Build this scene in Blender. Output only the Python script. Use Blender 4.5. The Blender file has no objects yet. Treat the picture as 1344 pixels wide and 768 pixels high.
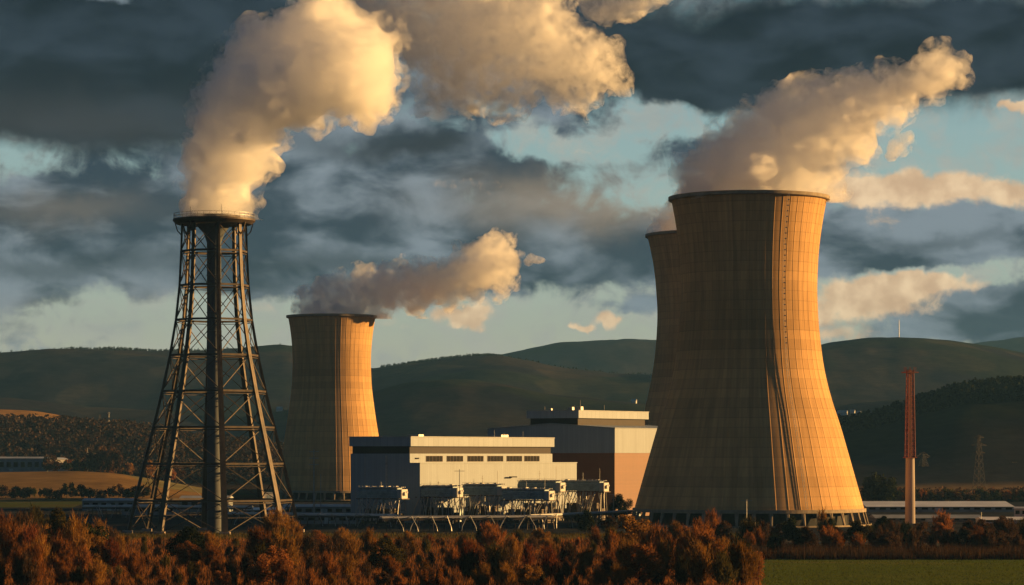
import bpy, math, random
import numpy as np
from mathutils import Vector, Matrix, noise
R = math.radians
random.seed(7)
scene = bpy.context.scene
COL = scene.collection
F = 1344 * 100 / 36.0          # focal length in photo pixels
CAMH, HOR = 31.0, 598.0        # camera height above the plant's ground, horizon row

# ------------------------------------------------------------------ camera
cd = bpy.data.cameras.new('camera'); cam = bpy.data.objects.new('camera', cd); COL.objects.link(cam)
cd.lens = 100; cd.sensor_width = 36; cd.clip_start = 1; cd.clip_end = 40000
cd.shift_y = (HOR - 384) / 1344.0
cam.location = (0, 0, CAMH); cam.rotation_euler = (R(90), 0, 0)
scene.camera = cam

# ------------------------------------------------------------------ exposure / renderer
vs = scene.view_settings
scene.display_settings.display_device = 'sRGB'
vs.view_transform = 'Standard'; vs.look = 'None'; vs.gamma = 1; vs.use_curve_mapping = False
vs.exposure = 1.22
scene.render.engine = 'CYCLES'
cy = scene.cycles
cy.max_bounces = 42; cy.diffuse_bounces = 2; cy.glossy_bounces = 1; cy.transmission_bounces = 2
cy.volume_bounces = 40; cy.transparent_max_bounces = 4
cy.use_denoising = True
cy.volume_step_rate = 1.0

# ------------------------------------------------------------------ sun
SUN_AZ = 101.0       # degrees from "towards the camera", turning right: right and a little behind
SUN_EL = 9.0
sdir = Vector((math.sin(R(SUN_AZ)) * math.cos(R(SUN_EL)), -math.cos(R(SUN_AZ)) * math.cos(R(SUN_EL)), math.sin(R(SUN_EL))))
sl = bpy.data.lights.new('sun', 'SUN'); sl.energy = 5.0; sl.angle = R(0.6); sl.color = (1.0, 0.565, 0.185)
so = bpy.data.objects.new('sun', sl); COL.objects.link(so)
so.rotation_euler = sdir.to_track_quat('Z', 'Y').to_euler()

# ------------------------------------------------------------------ world: sky with cloud layers
def lin(r, g, b):
    f = lambda c: (c / 255 / 12.92) if c / 255 <= 0.04045 else ((c / 255 + 0.055) / 1.055) ** 2.4
    return (f(r), f(g), f(b))

class NT:
    """small helper to write node graphs"""
    def __init__(s, nt): s.nt = nt
    def n(s, t, **kw):
        x = s.nt.nodes.new(t)
        for k, v in kw.items(): setattr(x, k, v)
        return x
    def put(s, sock, v):
        if isinstance(v, bpy.types.NodeSocket): s.nt.links.new(v, sock)
        elif isinstance(v, bpy.types.Node): s.nt.links.new(v.outputs[0], sock)
        elif v is not None:
            if sock.type == 'RGBA' and len(v) == 3: v = (*v, 1)
            sock.default_value = v
    def m(s, op, a, b=None, c=None, clamp=False):
        x = s.n('ShaderNodeMath', operation=op, use_clamp=clamp)
        s.put(x.inputs[0], a); s.put(x.inputs[1], b); s.put(x.inputs[2], c)
        return x.outputs[0]
    def v(s, op, a, b=None, c=None):
        x = s.n('ShaderNodeVectorMath', operation=op)
        s.put(x.inputs[0], a); s.put(x.inputs[1], b)
        if c is not None: s.put(x.inputs[2], c)
        return x.outputs['Value'] if op in ('DOT_PRODUCT', 'LENGTH') else x.outputs[0]
    def mix(s, f, a, b, blend='MIX'):
        x = s.n('ShaderNodeMix', data_type='RGBA', blend_type=blend)
        s.put(x.inputs[0], f); s.put(x.inputs[6], a); s.put(x.inputs[7], b)
        return x.outputs[2]
    def step(s, x_, lo, hi):
        x = s.n('ShaderNodeMapRange', interpolation_type='SMOOTHSTEP')
        s.put(x.inputs[0], x_); x.inputs[1].default_value = lo; x.inputs[2].default_value = hi
        return x.outputs[0]
    def noise(s, vec, scale, detail=4, rough=0.55, dist=0.0):
        x = s.n('ShaderNodeTexNoise'); s.put(x.inputs['Vector'], vec)
        x.inputs['Scale'].default_value = scale; x.inputs['Detail'].default_value = detail
        x.inputs['Roughness'].default_value = rough; x.inputs['Distortion'].default_value = dist
        return x
    def ramp(s, f, pts):
        x = s.n('ShaderNodeValToRGB'); s.put(x.inputs[0], f)
        e = x.color_ramp.elements
        while len(e) > 1: e.remove(e[-1])
        e[0].position = pts[0][0]; e[0].color = (*pts[0][1], 1)
        for p, c in pts[1:]:
            q = e.new(p); q.color = (*c, 1)
        return x.outputs[0]

world = bpy.data.worlds.new('World'); scene.world = world; world.use_nodes = True
world.node_tree.nodes.clear()
W = NT(world.node_tree)
SKY_STRENGTH = 0.1
tc = W.n('ShaderNodeTexCoord'); sp = W.n('ShaderNodeSeparateXYZ'); W.put(sp.inputs[0], tc.outputs['Generated'])
S = W.m('MULTIPLY', W.m('ARCTAN2', sp.outputs[0], sp.outputs[1]), 37.33)
T = W.m('MULTIPLY', W.m('ARCSINE', sp.outputs[2]), 37.33)
cb = W.n('ShaderNodeCombineXYZ'); W.put(cb.inputs[0], S); W.put(cb.inputs[1], T)
P = cb.outputs[0]
# stretched coordinate for the flat layered clouds
Pst = W.v('MULTIPLY', P, (0.42, 1.15, 1))
wn = W.noise(P, 0.55, 5, 0.6)
warp = W.v('MULTIPLY', W.v('SUBTRACT', wn.outputs['Color'], (0.5, 0.5, 0.5)), (1.5, 0.8, 0))
wn2 = W.noise(P, 2.4, 4, 0.6)
warp2 = W.v('MULTIPLY', W.v('SUBTRACT', wn2.outputs['Color'], (0.5, 0.5, 0.5)), (0.45, 0.3, 0))
PW = W.v('ADD', W.v('ADD', P, warp), warp2)
def blobs(lst, vec):
    acc = 0.0
    for (cx, cy_, w, h, a) in lst:
        q = W.v('MULTIPLY_ADD', vec, (100 / w, 100 / h, 0), ((672 - cx) / w, -(598 - cy_) / h, 0))
        d = W.v('DOT_PRODUCT', q, q)
        acc = W.m('MULTIPLY_ADD', W.m('POWER', 0.3679, d), a, acc)
    return acc
fbmA = W.noise(Pst, 0.8, 6, 0.52, 0.2).outputs[0]
fbmB = W.noise(W.v('ADD', W.v('MULTIPLY', P, (0.7, 1.5, 1)), (13, 5, 2)), 1.1, 6, 0.53, 0.3).outputs[0]
fbmC = W.noise(W.v('ADD', P, (31, 9, 4)), 2.2, 7, 0.62, 0.4).outputs[0]
fbmL = W.noise(W.v('ADD', W.v('MULTIPLY', P, (0.3, 1.0, 1)), (3, 15, 7)), 0.8, 3, 0.5).outputs[0]
nis = W.n('ShaderNodeTexSky', sky_type='NISHITA', sun_disc=False)
nis.sun_elevation = R(SUN_EL); nis.sun_rotation = R(180 - SUN_AZ); nis.dust_density = 2.0
Tn = W.m('DIVIDE', T, 14.0)
clear = W.ramp(Tn, [(0.0, lin(176, 166, 140)), (0.10, lin(170, 172, 155)), (0.2, lin(150, 172, 166)), (0.32, lin(134, 164, 168)), (0.45, lin(108, 146, 158)), (1.0, lin(70, 100, 125))])
clear = W.v('SCALE', clear); clear.node.inputs['Scale'].default_value = 4.8
clear = W.mix(0.08, clear, nis.outputs[0])
# medium slate cloud
mid_b = blobs([(110, 330, 230, 62, .5), (450, 320, 210, 70, .5), (760, 335, 150, 45, .42), (1230, 320, 190, 38, .55), (1300, 415, 130, 34, .5),
               (560, 215, 170, 34, .42), (970, 195, 90, 30, .5), (1060, 160, 60, 30, .4), (420, 300, 100, 90, .3), (80, 265, 200, 30, .25), (1120, 330, 120, 26, .3),
               (830, 405, 50, 14, .3), (100, 20, 300, 60, .3), (700, 100, 200, 60, .4),
               (720, 192, 90, 18, -.5), (890, 150, 75, 22, -.5), (1280, 205, 130, 45, -.45), (620, 440, 260, 38, -.5), (200, 420, 260, 26, -.25), (1220, 370, 160, 14, -.3), (345, 415, 60, 30, -.2),
               (1000, 170, 60, 60, -.1)], PW)
v1 = W.m('ADD', W.m('ADD', fbmA, W.m('MULTIPLY', W.m('SUBTRACT', fbmC, 0.5), 0.6)), mid_b)
m1 = W.step(v1, 0.44, 0.70)
c1 = W.mix(W.step(W.m('ADD', fbmB, W.m('MULTIPLY', W.m('SUBTRACT', fbmL, .5), .6)), 0.36, 0.68), lin(42, 57, 72), lin(126, 137, 146))
c1 = W.mix(W.m('MULTIPLY', blobs([(760, 265, 160, 34, 1), (930, 270, 90, 30, .6), (90, 275, 120, 24, .4), (150, 420, 200, 30, .5)], PW), 0.75, clamp=True), c1, lin(150, 132, 112))
c1 = W.v('SCALE', c1); c1.node.inputs['Scale'].default_value = 4.8
veil = W.v('SCALE', W.mix(fbmB, lin(120, 132, 140), lin(200, 192, 172))); veil.node.inputs['Scale'].default_value = 4.8
clear = W.mix(W.m('MULTIPLY', W.step(fbmC, .38, .66), .7), clear, veil)
sky = W.mix(m1, clear, c1)
# dark top clouds
dark_b = blobs([(100, 95, 260, 60, .4), (90, 30, 240, 40, .25), (870, 100, 160, 34, .3), (100, 160, 240, 44, .62), (60, 55, 230, 50, .5), (560, 195, 140, 24, .5), (1120, 60, 300, 70, .75), (1330, 90, 170, 60, .5), (640, 20, 220, 60, .5), (250, 60, 120, 60, .4), (900, 120, 140, 40, .35),
                (90, 350, 220, 24, .32), (470, 355, 160, 22, .3), (950, 215, 60, 22, .32), (1220, 325, 150, 14, .25), (330, 30, 140, 50, .3),
                (140, 14, 34, 16, -.6), (110, 222, 200, 10, -.35), (700, 192, 90, 20, -.45), (880, 150, 80, 24, -.4), (760, 190, 50, 14, -.3)], PW)
v2 = W.m('ADD', W.m('ADD', W.m('MULTIPLY', fbmB, 0.55), W.m('MULTIPLY', fbmA, 0.3)), dark_b)
m2 = W.step(v2, 0.50, 0.95)
c2 = W.mix(W.step(fbmB, 0.35, 0.68), lin(14, 27, 40), lin(42, 54, 67))
c2 = W.mix(W.m('MULTIPLY', blobs([(100, 160, 230, 36, 1), (540, 200, 130, 20, .5)], PW), 0.8, clamp=True), c2, lin(54, 55, 60))
c2 = W.v('SCALE', c2); c2.node.inputs['Scale'].default_value = 4.8
sky = W.mix(m2, sky, c2)
# cream sunlit cumulus
cream_b = blobs([(605, 420, 34, 17, .62), (805, 428, 20, 13, .62), (765, 431, 13, 7, .55), (1120, 398, 75, 22, .5), (1240, 380, 100, 14, .5), (1230, 258, 150, 26, .56), (1130, 250, 60, 26, .45), (1150, 395, 90, 30, .4),
                 (1320, 158, 22, 9, .55), (1000, 418, 420, 12, .2), (1130, 300, 40, 12, .3), (760, 197, 70, 9, .3), (660, 200, 40, 8, .25), (560, 245, 120, 12, .22), (480, 425, 90, 10, .3), (60, 395, 120, 9, .25), (1340, 262, 60, 26, .3),
                 (630, 248, 50, 9, .2), (345, 405, 40, 14, .3), (1100, 440, 60, 10, .4), (830, 250, 70, 12, .2), (520, 437, 40, 9, .3)], PW)
v3 = W.m('ADD', W.m('MULTIPLY', fbmC, 0.7), cream_b)
m3 = W.m('MULTIPLY', W.step(v3, 0.62, 0.92), 0.92)
c3 = W.mix(W.step(W.noise(W.v('ADD', P, (5, 5.12, 8)), 2.6, 4, 0.5).outputs[0], 0.3, 0.7), lin(205, 168, 130), lin(246, 212, 168))
c3 = W.v('SCALE', c3); c3.node.inputs['Scale'].default_value = 4.8
sky = W.mix(m3, sky, c3)
# heavy overcast overhead and behind the camera, open sky only low in the view direction
over = W.v('SCALE', W.mix(fbmA, lin(34, 53, 74), lin(48, 72, 96))); over.node.inputs['Scale'].default_value = 4.8
hid = W.m('MAXIMUM', W.step(T, 7.0, 10.0), W.step(W.m('ABSOLUTE', S), 7.6, 13.0))
sky = W.mix(hid, sky, over)
bg = W.n('ShaderNodeBackground'); W.put(bg.inputs[0], sky); bg.inputs[1].default_value = SKY_STRENGTH
wo = W.n('ShaderNodeOutputWorld'); W.put(wo.inputs[0], bg.outputs[0])
world.cycles.sampling_method = 'MANUAL'; world.cycles.sample_map_resolution = 512

# ------------------------------------------------------------------ helpers
def at(px, D, py=None, z=None):
    """world point seen at photo column px (and row py, or at height z) from distance D"""
    x = (px - 672) / F * D
    if py is not None: z = CAMH + (HOR - py) / F * D
    return Vector((x, D, 0.0 if z is None else z))
def gd(py): return CAMH * F / (py - HOR)     # distance of flat ground at row py

MATS = {}
def mat(name, col, rough=0.8, metal=0.0, var=0.15, vscale=0.5, col2=None, bump=0.0, spec=0.3, streak=False):
    if name in MATS: return MATS[name]
    m = bpy.data.materials.new(name); m.use_nodes = True; m.node_tree.nodes.clear()
    N = NT(m.node_tree); tc = N.n('ShaderNodeTexCoord')
    vec = tc.outputs['Object']
    if streak: vec = N.v('MULTIPLY', vec, (1, 1, 0.12))
    nz = N.noise(vec, vscale, 5, 0.6)
    c2 = col2 if col2 else tuple(c * (1 - var * 2) for c in col)
    f = N.step(nz.outputs[0], 0.33, 0.68)
    c = N.mix(f, col, c2)
    b = N.n('ShaderNodeBsdfPrincipled'); N.put(b.inputs['Base Color'], c)
    b.inputs['Roughness'].default_value = rough; b.inputs['Metallic'].default_value = metal
    b.inputs['Specular IOR Level'].default_value = spec
    if bump:
        bp = N.n('ShaderNodeBump'); bp.inputs['Strength'].default_value = bump; bp.inputs['Distance'].default_value = 0.3
        N.put(bp.inputs['Height'], nz.outputs[0]); N.put(b.inputs['Normal'], bp)
    o = N.n('ShaderNodeOutputMaterial'); N.put(o.inputs[0], b.outputs[0])
    MATS[name] = m
    return m

def foliage_mat(name, c1, c2, transl=0.35, scale=0.35):
    m = bpy.data.materials.new(name); m.use_nodes = True; m.node_tree.nodes.clear()
    N = NT(m.node_tree); g = N.n('ShaderNodeNewGeometry'); oi = N.n('ShaderNodeObjectInfo')
    nz = N.noise(g.outputs['Position'], scale, 3, 0.6).outputs[0]
    f = N.m('ADD', N.step(nz, 0.3, 0.7), N.m('MULTIPLY', N.m('SUBTRACT', g.outputs['Random Per Island'], 0.5), 1.3), clamp=True)
    c = N.mix(f, c1, c2)
    k = N.m('MULTIPLY_ADD', oi.outputs['Random'], 0.7, 0.6)
    sc_ = N.v('SCALE', c); N.put(sc_.node.inputs['Scale'], k)
    d = N.n('ShaderNodeBsdfDiffuse'); N.put(d.inputs[0], sc_)
    t = N.n('ShaderNodeBsdfTranslucent'); N.put(t.inputs[0], sc_)
    mx = N.n('ShaderNodeMixShader'); mx.inputs[0].default_value = transl
    N.put(mx.inputs[1], d.outputs[0]); N.put(mx.inputs[2], t.outputs[0])
    o = N.n('ShaderNodeOutputMaterial'); N.put(o.inputs[0], mx.outputs[0])
    MATS[name] = m
    return m

def volume_mat(name, density, color, aniso=0.0, absorb=None):
    m = bpy.data.materials.new(name); m.use_nodes = True; m.node_tree.nodes.clear()
    N = NT(m.node_tree)
    p = N.n('ShaderNodeVolumePrincipled'); p.inputs['Density'].default_value = density
    p.inputs['Color'].default_value = (*color, 1); p.inputs['Anisotropy'].default_value = aniso
    o = N.n('ShaderNodeOutputMaterial'); m.node_tree.links.new(p.outputs[0], o.inputs['Volume'])
    m.cycles.homogeneous_volume = True
    return m

def tag(o, label=None, cat=None, group=None, kind=None):
    if label: o['label'] = label
    if cat: o['category'] = cat
    if group: o['group'] = group
    if kind: o['kind'] = kind
    return o

def empty(name, loc, rz=0.0, label=None, cat=None, group=None):
    o = bpy.data.objects.new(name, None); COL.objects.link(o)
    o.location = loc; o.rotation_euler = (0, 0, rz); o.empty_display_size = 2
    return tag(o, label, cat, group)

class MB:
    def __init__(s): s.v = []; s.f = []
    def add(s, vs, fs):
        n = len(s.v); s.v += [tuple(q) for q in vs]; s.f += [tuple(i + n for i in q) for q in fs]; return s
    def box(s, x0, x1, y0, y1, z0, z1):
        return s.add([(x0, y0, z0), (x1, y0, z0), (x1, y1, z0), (x0, y1, z0), (x0, y0, z1), (x1, y0, z1), (x1, y1, z1), (x0, y1, z1)],
                     [(0, 3, 2, 1), (4, 5, 6, 7), (0, 1, 5, 4), (1, 2, 6, 5), (2, 3, 7, 6), (3, 0, 4, 7)])
    def tube(s, p0, p1, r0, r1=None, n=6, cap=True):
        return s.path([p0, p1], [r0, r0 if r1 is None else r1], n, cap)
    def path(s, pts, rad, n=6, cap=True):
        pts = [Vector(p) for p in pts]
        if not isinstance(rad, (list, tuple)): rad = [rad] * len(pts)
        vs, fs = [], []
        for i, p in enumerate(pts):
            d = (pts[min(i + 1, len(pts) - 1)] - pts[max(i - 1, 0)]).normalized()
            a = d.cross(Vector((0, 0, 1)))
            if a.length < 1e-3: a = Vector((1, 0, 0))
            a.normalize(); b = d.cross(a)
            for k in range(n):
                t = 2 * math.pi * (k + 0.5) / n
                vs.append(p + (a * math.cos(t) + b * math.sin(t)) * rad[i])
        for i in range(len(pts) - 1):
            for k in range(n):
                k2 = (k + 1) % n
                fs.append((i * n + k, i * n + k2, (i + 1) * n + k2, (i + 1) * n + k))
        if cap:
            fs.append(tuple(range(n - 1, -1, -1))); m = (len(pts) - 1) * n; fs.append(tuple(range(m, m + n)))
        return s.add(vs, fs)
    def lathe(s, prof, n=48, closed=False):
        vs, fs = [], []
        for (r, z) in prof:
            for k in range(n):
                t = 2 * math.pi * k / n; vs.append((r * math.cos(t), r * math.sin(t), z))
        m = len(prof)
        for i in range(m if closed else m - 1):
            j = (i + 1) % m
            for k in range(n):
                k2 = (k + 1) % n
                fs.append((i * n + k, i * n + k2, j * n + k2, j * n + k))
        return s.add(vs, fs)
    def mesh(s, name, m, smooth=False):
        me = bpy.data.meshes.new(name); me.from_pydata(s.v, [], s.f); me.materials.append(m); me.update()
        if smooth: me.polygons.foreach_set('use_smooth', [True] * len(me.polygons))
        return me
    def build(s, name, m, parent=None, smooth=False):
        o = bpy.data.objects.new(name, s.mesh(name, m, smooth)); COL.objects.link(o)
        if parent: o.parent = parent
        return o
def interp(x, pts):
    xs = [p[0] for p in pts]; ys = [p[1] for p in pts]
    return float(np.interp(x, xs, ys))
def ninterp(x, pts): return np.interp(x, [p[0] for p in pts], [p[1] for p in pts])

# ------------------------------------------------------------------ materials
M_steel = mat('dark_steel', (0.08, 0.058, 0.042), 0.55, 0.3, 0.25, 0.25)
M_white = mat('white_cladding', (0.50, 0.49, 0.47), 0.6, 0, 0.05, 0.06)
M_galv = mat('galvanised_steel', (0.40, 0.39, 0.37), 0.5, 0.5, 0.2, 0.6)
M_blue = mat('blue_grey_paint', (0.34, 0.44, 0.48), 0.5, 0.1, 0.2, 0.4)
M_roof = mat('grey_roof', (0.34, 0.36, 0.38), 0.6, 0, 0.15, 0.1)
M_dark = mat('dark_glass', (0.005, 0.004, 0.004), 0.7, 0, 0.1, 1.0, spec=0.1)
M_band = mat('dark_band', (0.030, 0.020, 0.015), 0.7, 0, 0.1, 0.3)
M_red = mat('red_paint', (0.20, 0.045, 0.03), 0.6, 0, 0.15, 0.4)
M_pale = mat('pale_concrete', (0.38, 0.31, 0.27), 0.85, 0, 0.15, 0.3, streak=True)
M_bark = mat('bark', (0.07, 0.05, 0.035), 0.9, 0, 0.2, 1.5)
M_conc_dark = mat('column_concrete', (0.34, 0.27, 0.19), 0.9, 0, 0.15, 0.5)
M_inner = mat('steel_flue', (0.10, 0.11, 0.12), 0.8, 0.0, 0.2, 0.15, streak=True)

def cladding(name, col, pitch=1.6, horizontal=False):
    """sheet metal: real-colour joints plus slight panel to panel variation"""
    m = bpy.data.materials.new(name); m.use_nodes = True; m.node_tree.nodes.clear()
    N = NT(m.node_tree); tc = N.n('ShaderNodeTexCoord'); sp_ = N.n('ShaderNodeSeparateXYZ'); N.put(sp_.inputs[0], tc.outputs['Object'])
    q = sp_.outputs[2] if horizontal else N.m('ADD', sp_.outputs[0], sp_.outputs[1])
    u = N.m('DIVIDE', q, pitch); fr = N.m('FRACT', u); fl = N.m('FLOOR', u)
    wn_ = N.n('ShaderNodeTexWhiteNoise', noise_dimensions='1D'); N.put(wn_.inputs['W'], fl)
    joint = N.m('LESS_THAN', fr, 0.1)
    nz = N.noise(tc.outputs['Object'], 0.09, 5, 0.6).outputs[0]
    st = N.noise(N.v('MULTIPLY', tc.outputs['Object'], (1, 1, 0.06)), 0.7, 4, 0.6).outputs[0]
    k = N.m('MULTIPLY_ADD', wn_.outputs['Value'], 0.10, 0.92)
    k = N.m('MULTIPLY', k, N.m('MULTIPLY_ADD', nz, 0.25, 0.86))
    k = N.m('MULTIPLY', k, N.m('MULTIPLY_ADD', st, 0.22, 0.88))
    k = N.m('MULTIPLY', k, N.m('MULTIPLY_ADD', joint, -0.16, 1.0))
    c = N.v('SCALE', col); N.put(c.node.inputs['Scale'], k)
    b = N.n('ShaderNodeBsdfPrincipled'); N.put(b.inputs['Base Color'], c); b.inputs['Roughness'].default_value = 0.55
    b.inputs['Specular IOR Level'].default_value = 0.3
    o = N.n('ShaderNodeOutputMaterial'); N.put(o.inputs[0], b.outputs[0])
    return m
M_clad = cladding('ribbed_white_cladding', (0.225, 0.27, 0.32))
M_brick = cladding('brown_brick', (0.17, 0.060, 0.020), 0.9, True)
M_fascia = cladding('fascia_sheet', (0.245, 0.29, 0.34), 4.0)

def concrete(name, nrib, col=(0.55, 0.325, 0.135)):
    m = bpy.data.materials.new(name); m.use_nodes = True; m.node_tree.nodes.clear()
    N = NT(m.node_tree); tc = N.n('ShaderNodeTexCoord'); sp_ = N.n('ShaderNodeSeparateXYZ'); N.put(sp_.inputs[0], tc.outputs['Object'])
    ang = N.m('MULTIPLY', N.m('ARCTAN2', sp_.outputs[1], sp_.outputs[0]), nrib / (2 * math.pi))
    zz = N.m('DIVIDE', sp_.outputs[2], 4.3)
    fa, fz = N.m('FLOOR', ang), N.m('FLOOR', zz)
    cbn = N.n('ShaderNodeCombineXYZ'); N.put(cbn.inputs[0], fa); N.put(cbn.inputs[1], fz)
    wn_ = N.n('ShaderNodeTexWhiteNoise', noise_dimensions='2D'); N.put(wn_.inputs['Vector'], cbn.outputs[0])
    wa = N.n('ShaderNodeTexWhiteNoise', noise_dimensions='1D'); N.put(wa.inputs['W'], fa)
    wz = N.n('ShaderNodeTexWhiteNoise', noise_dimensions='1D'); N.put(wz.inputs['W'], fz)
    joint = N.m('LESS_THAN', N.m('FRACT', zz), 0.09)
    fine = N.m('LESS_THAN', N.m('FRACT', N.m('MULTIPLY', ang, 3)), 0.10)
    cb2 = N.n('ShaderNodeCombineXYZ'); N.put(cb2.inputs[0], N.m('MULTIPLY', ang, 1.4)); N.put(cb2.inputs[1], N.m('MULTIPLY', sp_.outputs[2], 0.02))
    streak = N.noise(cb2.outputs[0], 1.3, 6, 0.65).outputs[0]
    big = N.noise(tc.outputs['Object'], 0.03, 5, 0.6).outputs[0]
    zb = N.m('MULTIPLY', N.m('SUBTRACT', sp_.outputs[2], 88), 1 / 16.0)
    belt = N.m('POWER', 0.3679, N.m('MULTIPLY', zb, zb))
    k = N.m('MULTIPLY_ADD', wn_.outputs['Value'], 0.10, 0.95)
    k = N.m('MULTIPLY', k, N.m('MULTIPLY_ADD', wa.outputs['Value'], 0.12, 0.94))
    k = N.m('MULTIPLY', k, N.m('MULTIPLY_ADD', wz.outputs['Value'], 0.18, 0.91))
    k = N.m('MULTIPLY', k, N.m('MULTIPLY_ADD', N.step(streak, 0.3, 0.7), 0.34, 0.76))
    k = N.m('MULTIPLY', k, N.m('MULTIPLY_ADD', big, 0.5, 0.75))
    k = N.m('MULTIPLY', k, N.m('MULTIPLY_ADD', joint, -0.17, 1.0))
    k = N.m('MULTIPLY', k, N.m('MULTIPLY_ADD', fine, -0.10, 1.0))
    k = N.m('MULTIPLY', k, N.m('MULTIPLY_ADD', belt, -0.14, 1.0))
    c = N.v('SCALE', col); N.put(c.node.inputs['Scale'], k)
    b = N.n('ShaderNodeBsdfPrincipled'); N.put(b.inputs['Base Color'], c); b.inputs['Roughness'].default_value = 0.9
    b.inputs['Specular IOR Level'].default_value = 0.15
    bp = N.n('ShaderNodeBump'); bp.inputs['Strength'].default_value = 0.15; bp.inputs['Distance'].default_value = 0.2
    N.put(bp.inputs['Height'], N.m('SUBTRACT', N.m('MULTIPLY', wn_.outputs['Value'], 0.3), joint)); N.put(b.inputs['Normal'], bp)
    o = N.n('ShaderNodeOutputMaterial'); N.put(o.inputs[0], b.outputs[0])
    return m

# ------------------------------------------------------------------ ground sheet
def ground_material():
    m = bpy.data.materials.new('earth'); m.use_nodes = True; m.node_tree.nodes.clear()
    N = NT(m.node_tree); tc = N.n('ShaderNodeTexCoord')
    a = N.noise(tc.outputs['Object'], 0.02, 6, 0.6).outputs[0]; b_ = N.noise(tc.outputs['Object'], 0.3, 5, 0.65).outputs[0]
    c = N.mix(N.step(a, .4, .6), (0.045, 0.042, 0.036), (0.034, 0.036, 0.022))
    c = N.mix(N.m('MULTIPLY', b_, 0.6), c, (0.06, 0.05, 0.038))
    b = N.n('ShaderNodeBsdfPrincipled'); N.put(b.inputs['Base Color'], c); b.inputs['Roughness'].default_value = 0.95; b.inputs['Specular IOR Level'].default_value = 0.1
    o = N.n('ShaderNodeOutputMaterial'); N.put(o.inputs[0], b.outputs[0]); return m
tag(MB().add([(-4000, -150, 0), (4000, -150, 0), (4000, 13200, 0), (-4000, 13200, 0)], [(0, 1, 2, 3)]).build('ground', ground_material()), kind='structure')

def sheet(name, poly, z, m, kind='structure', cell=None):
    return tag(MB().add([(x, y, z) for x, y in poly], [tuple(range(len(poly)))]).build(name, m), kind=kind)
def stripes(name, c1, c2, pitch, ang=0.0, big=0.01):
    m = bpy.data.materials.new(name); m.use_nodes = True; m.node_tree.nodes.clear()
    N = NT(m.node_tree); tc = N.n('ShaderNodeTexCoord')
    rot = N.n('ShaderNodeMapping'); rot.inputs['Rotation'].default_value = (0, 0, ang); N.put(rot.inputs[0], tc.outputs['Object'])
    a = N.noise(N.v('MULTIPLY', rot.outputs[0], (0.15, 1, 1)), pitch, 5, 0.6).outputs[0]
    b2 = N.noise(tc.outputs['Object'], big, 4, 0.6).outputs[0]
    g = N.noise(tc.outputs['Object'], 1.5, 4, 0.7).outputs[0]
    f = N.m('ADD', N.m('MULTIPLY', a, 0.5), N.m('MULTIPLY', b2, 0.5))
    c = N.mix(N.step(f, .38, .62), c1, c2)
    k = N.v('SCALE', c); N.put(k.node.inputs['Scale'], N.m('MULTIPLY_ADD', g, 0.6, 0.7))
    b = N.n('ShaderNodeBsdfDiffuse'); N.put(b.inputs[0], k)
    o = N.n('ShaderNodeOutputMaterial'); N.put(o.inputs[0], b.outputs[0]); return m
M_field = stripes('grass_field', (0.09, 0.125, 0.02), (0.13, 0.13, 0.03), 0.06, 0.15)
M_tarmac = mat('tarmac', (0.04, 0.042, 0.045), 1.0, 0, 0.2, 0.05, spec=0.0)
gx = lambda px, D: (px - 672) / F * D
sheet('grass_field', [(gx(930, 560), 560), (gx(1700, 560), 560), (gx(1600, 850), 850), (gx(905, 850), 850)], 0.02, M_field)
sheet('yard', [(-260, 1040), (330, 1040), (520, 1900), (-420, 1900)], 0.012, M_tarmac)
M_gold = stripes('stubble_field', (0.34, 0.20, 0.07), (0.26, 0.17, 0.06), 0.03, 0.3)
sheet('stubble_field', [(gx(1130, 2150), 2150), (gx(1700, 2150), 2150), (gx(1700, 3100), 3100), (gx(1130, 3100), 3100)], 0.016, M_gold)
sheet('meadow', [(gx(-200, 1700), 1700), (gx(96, 1700), 1700), (gx(120, 1960), 1960), (gx(-200, 1960), 1960)], 0.02, stripes('meadow_grass', (0.06, 0.08, 0.02), (0.09, 0.08, 0.03), 0.05))
# service road between the scrub and the plant
sheet('service_road', [(-300, 1052), (400, 1052), (400, 1062), (-300, 1062)], 0.03, mat('worn_asphalt', (0.06, 0.06, 0.062), 1.0, 0, 0.1, 0.3, spec=0.0))

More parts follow.
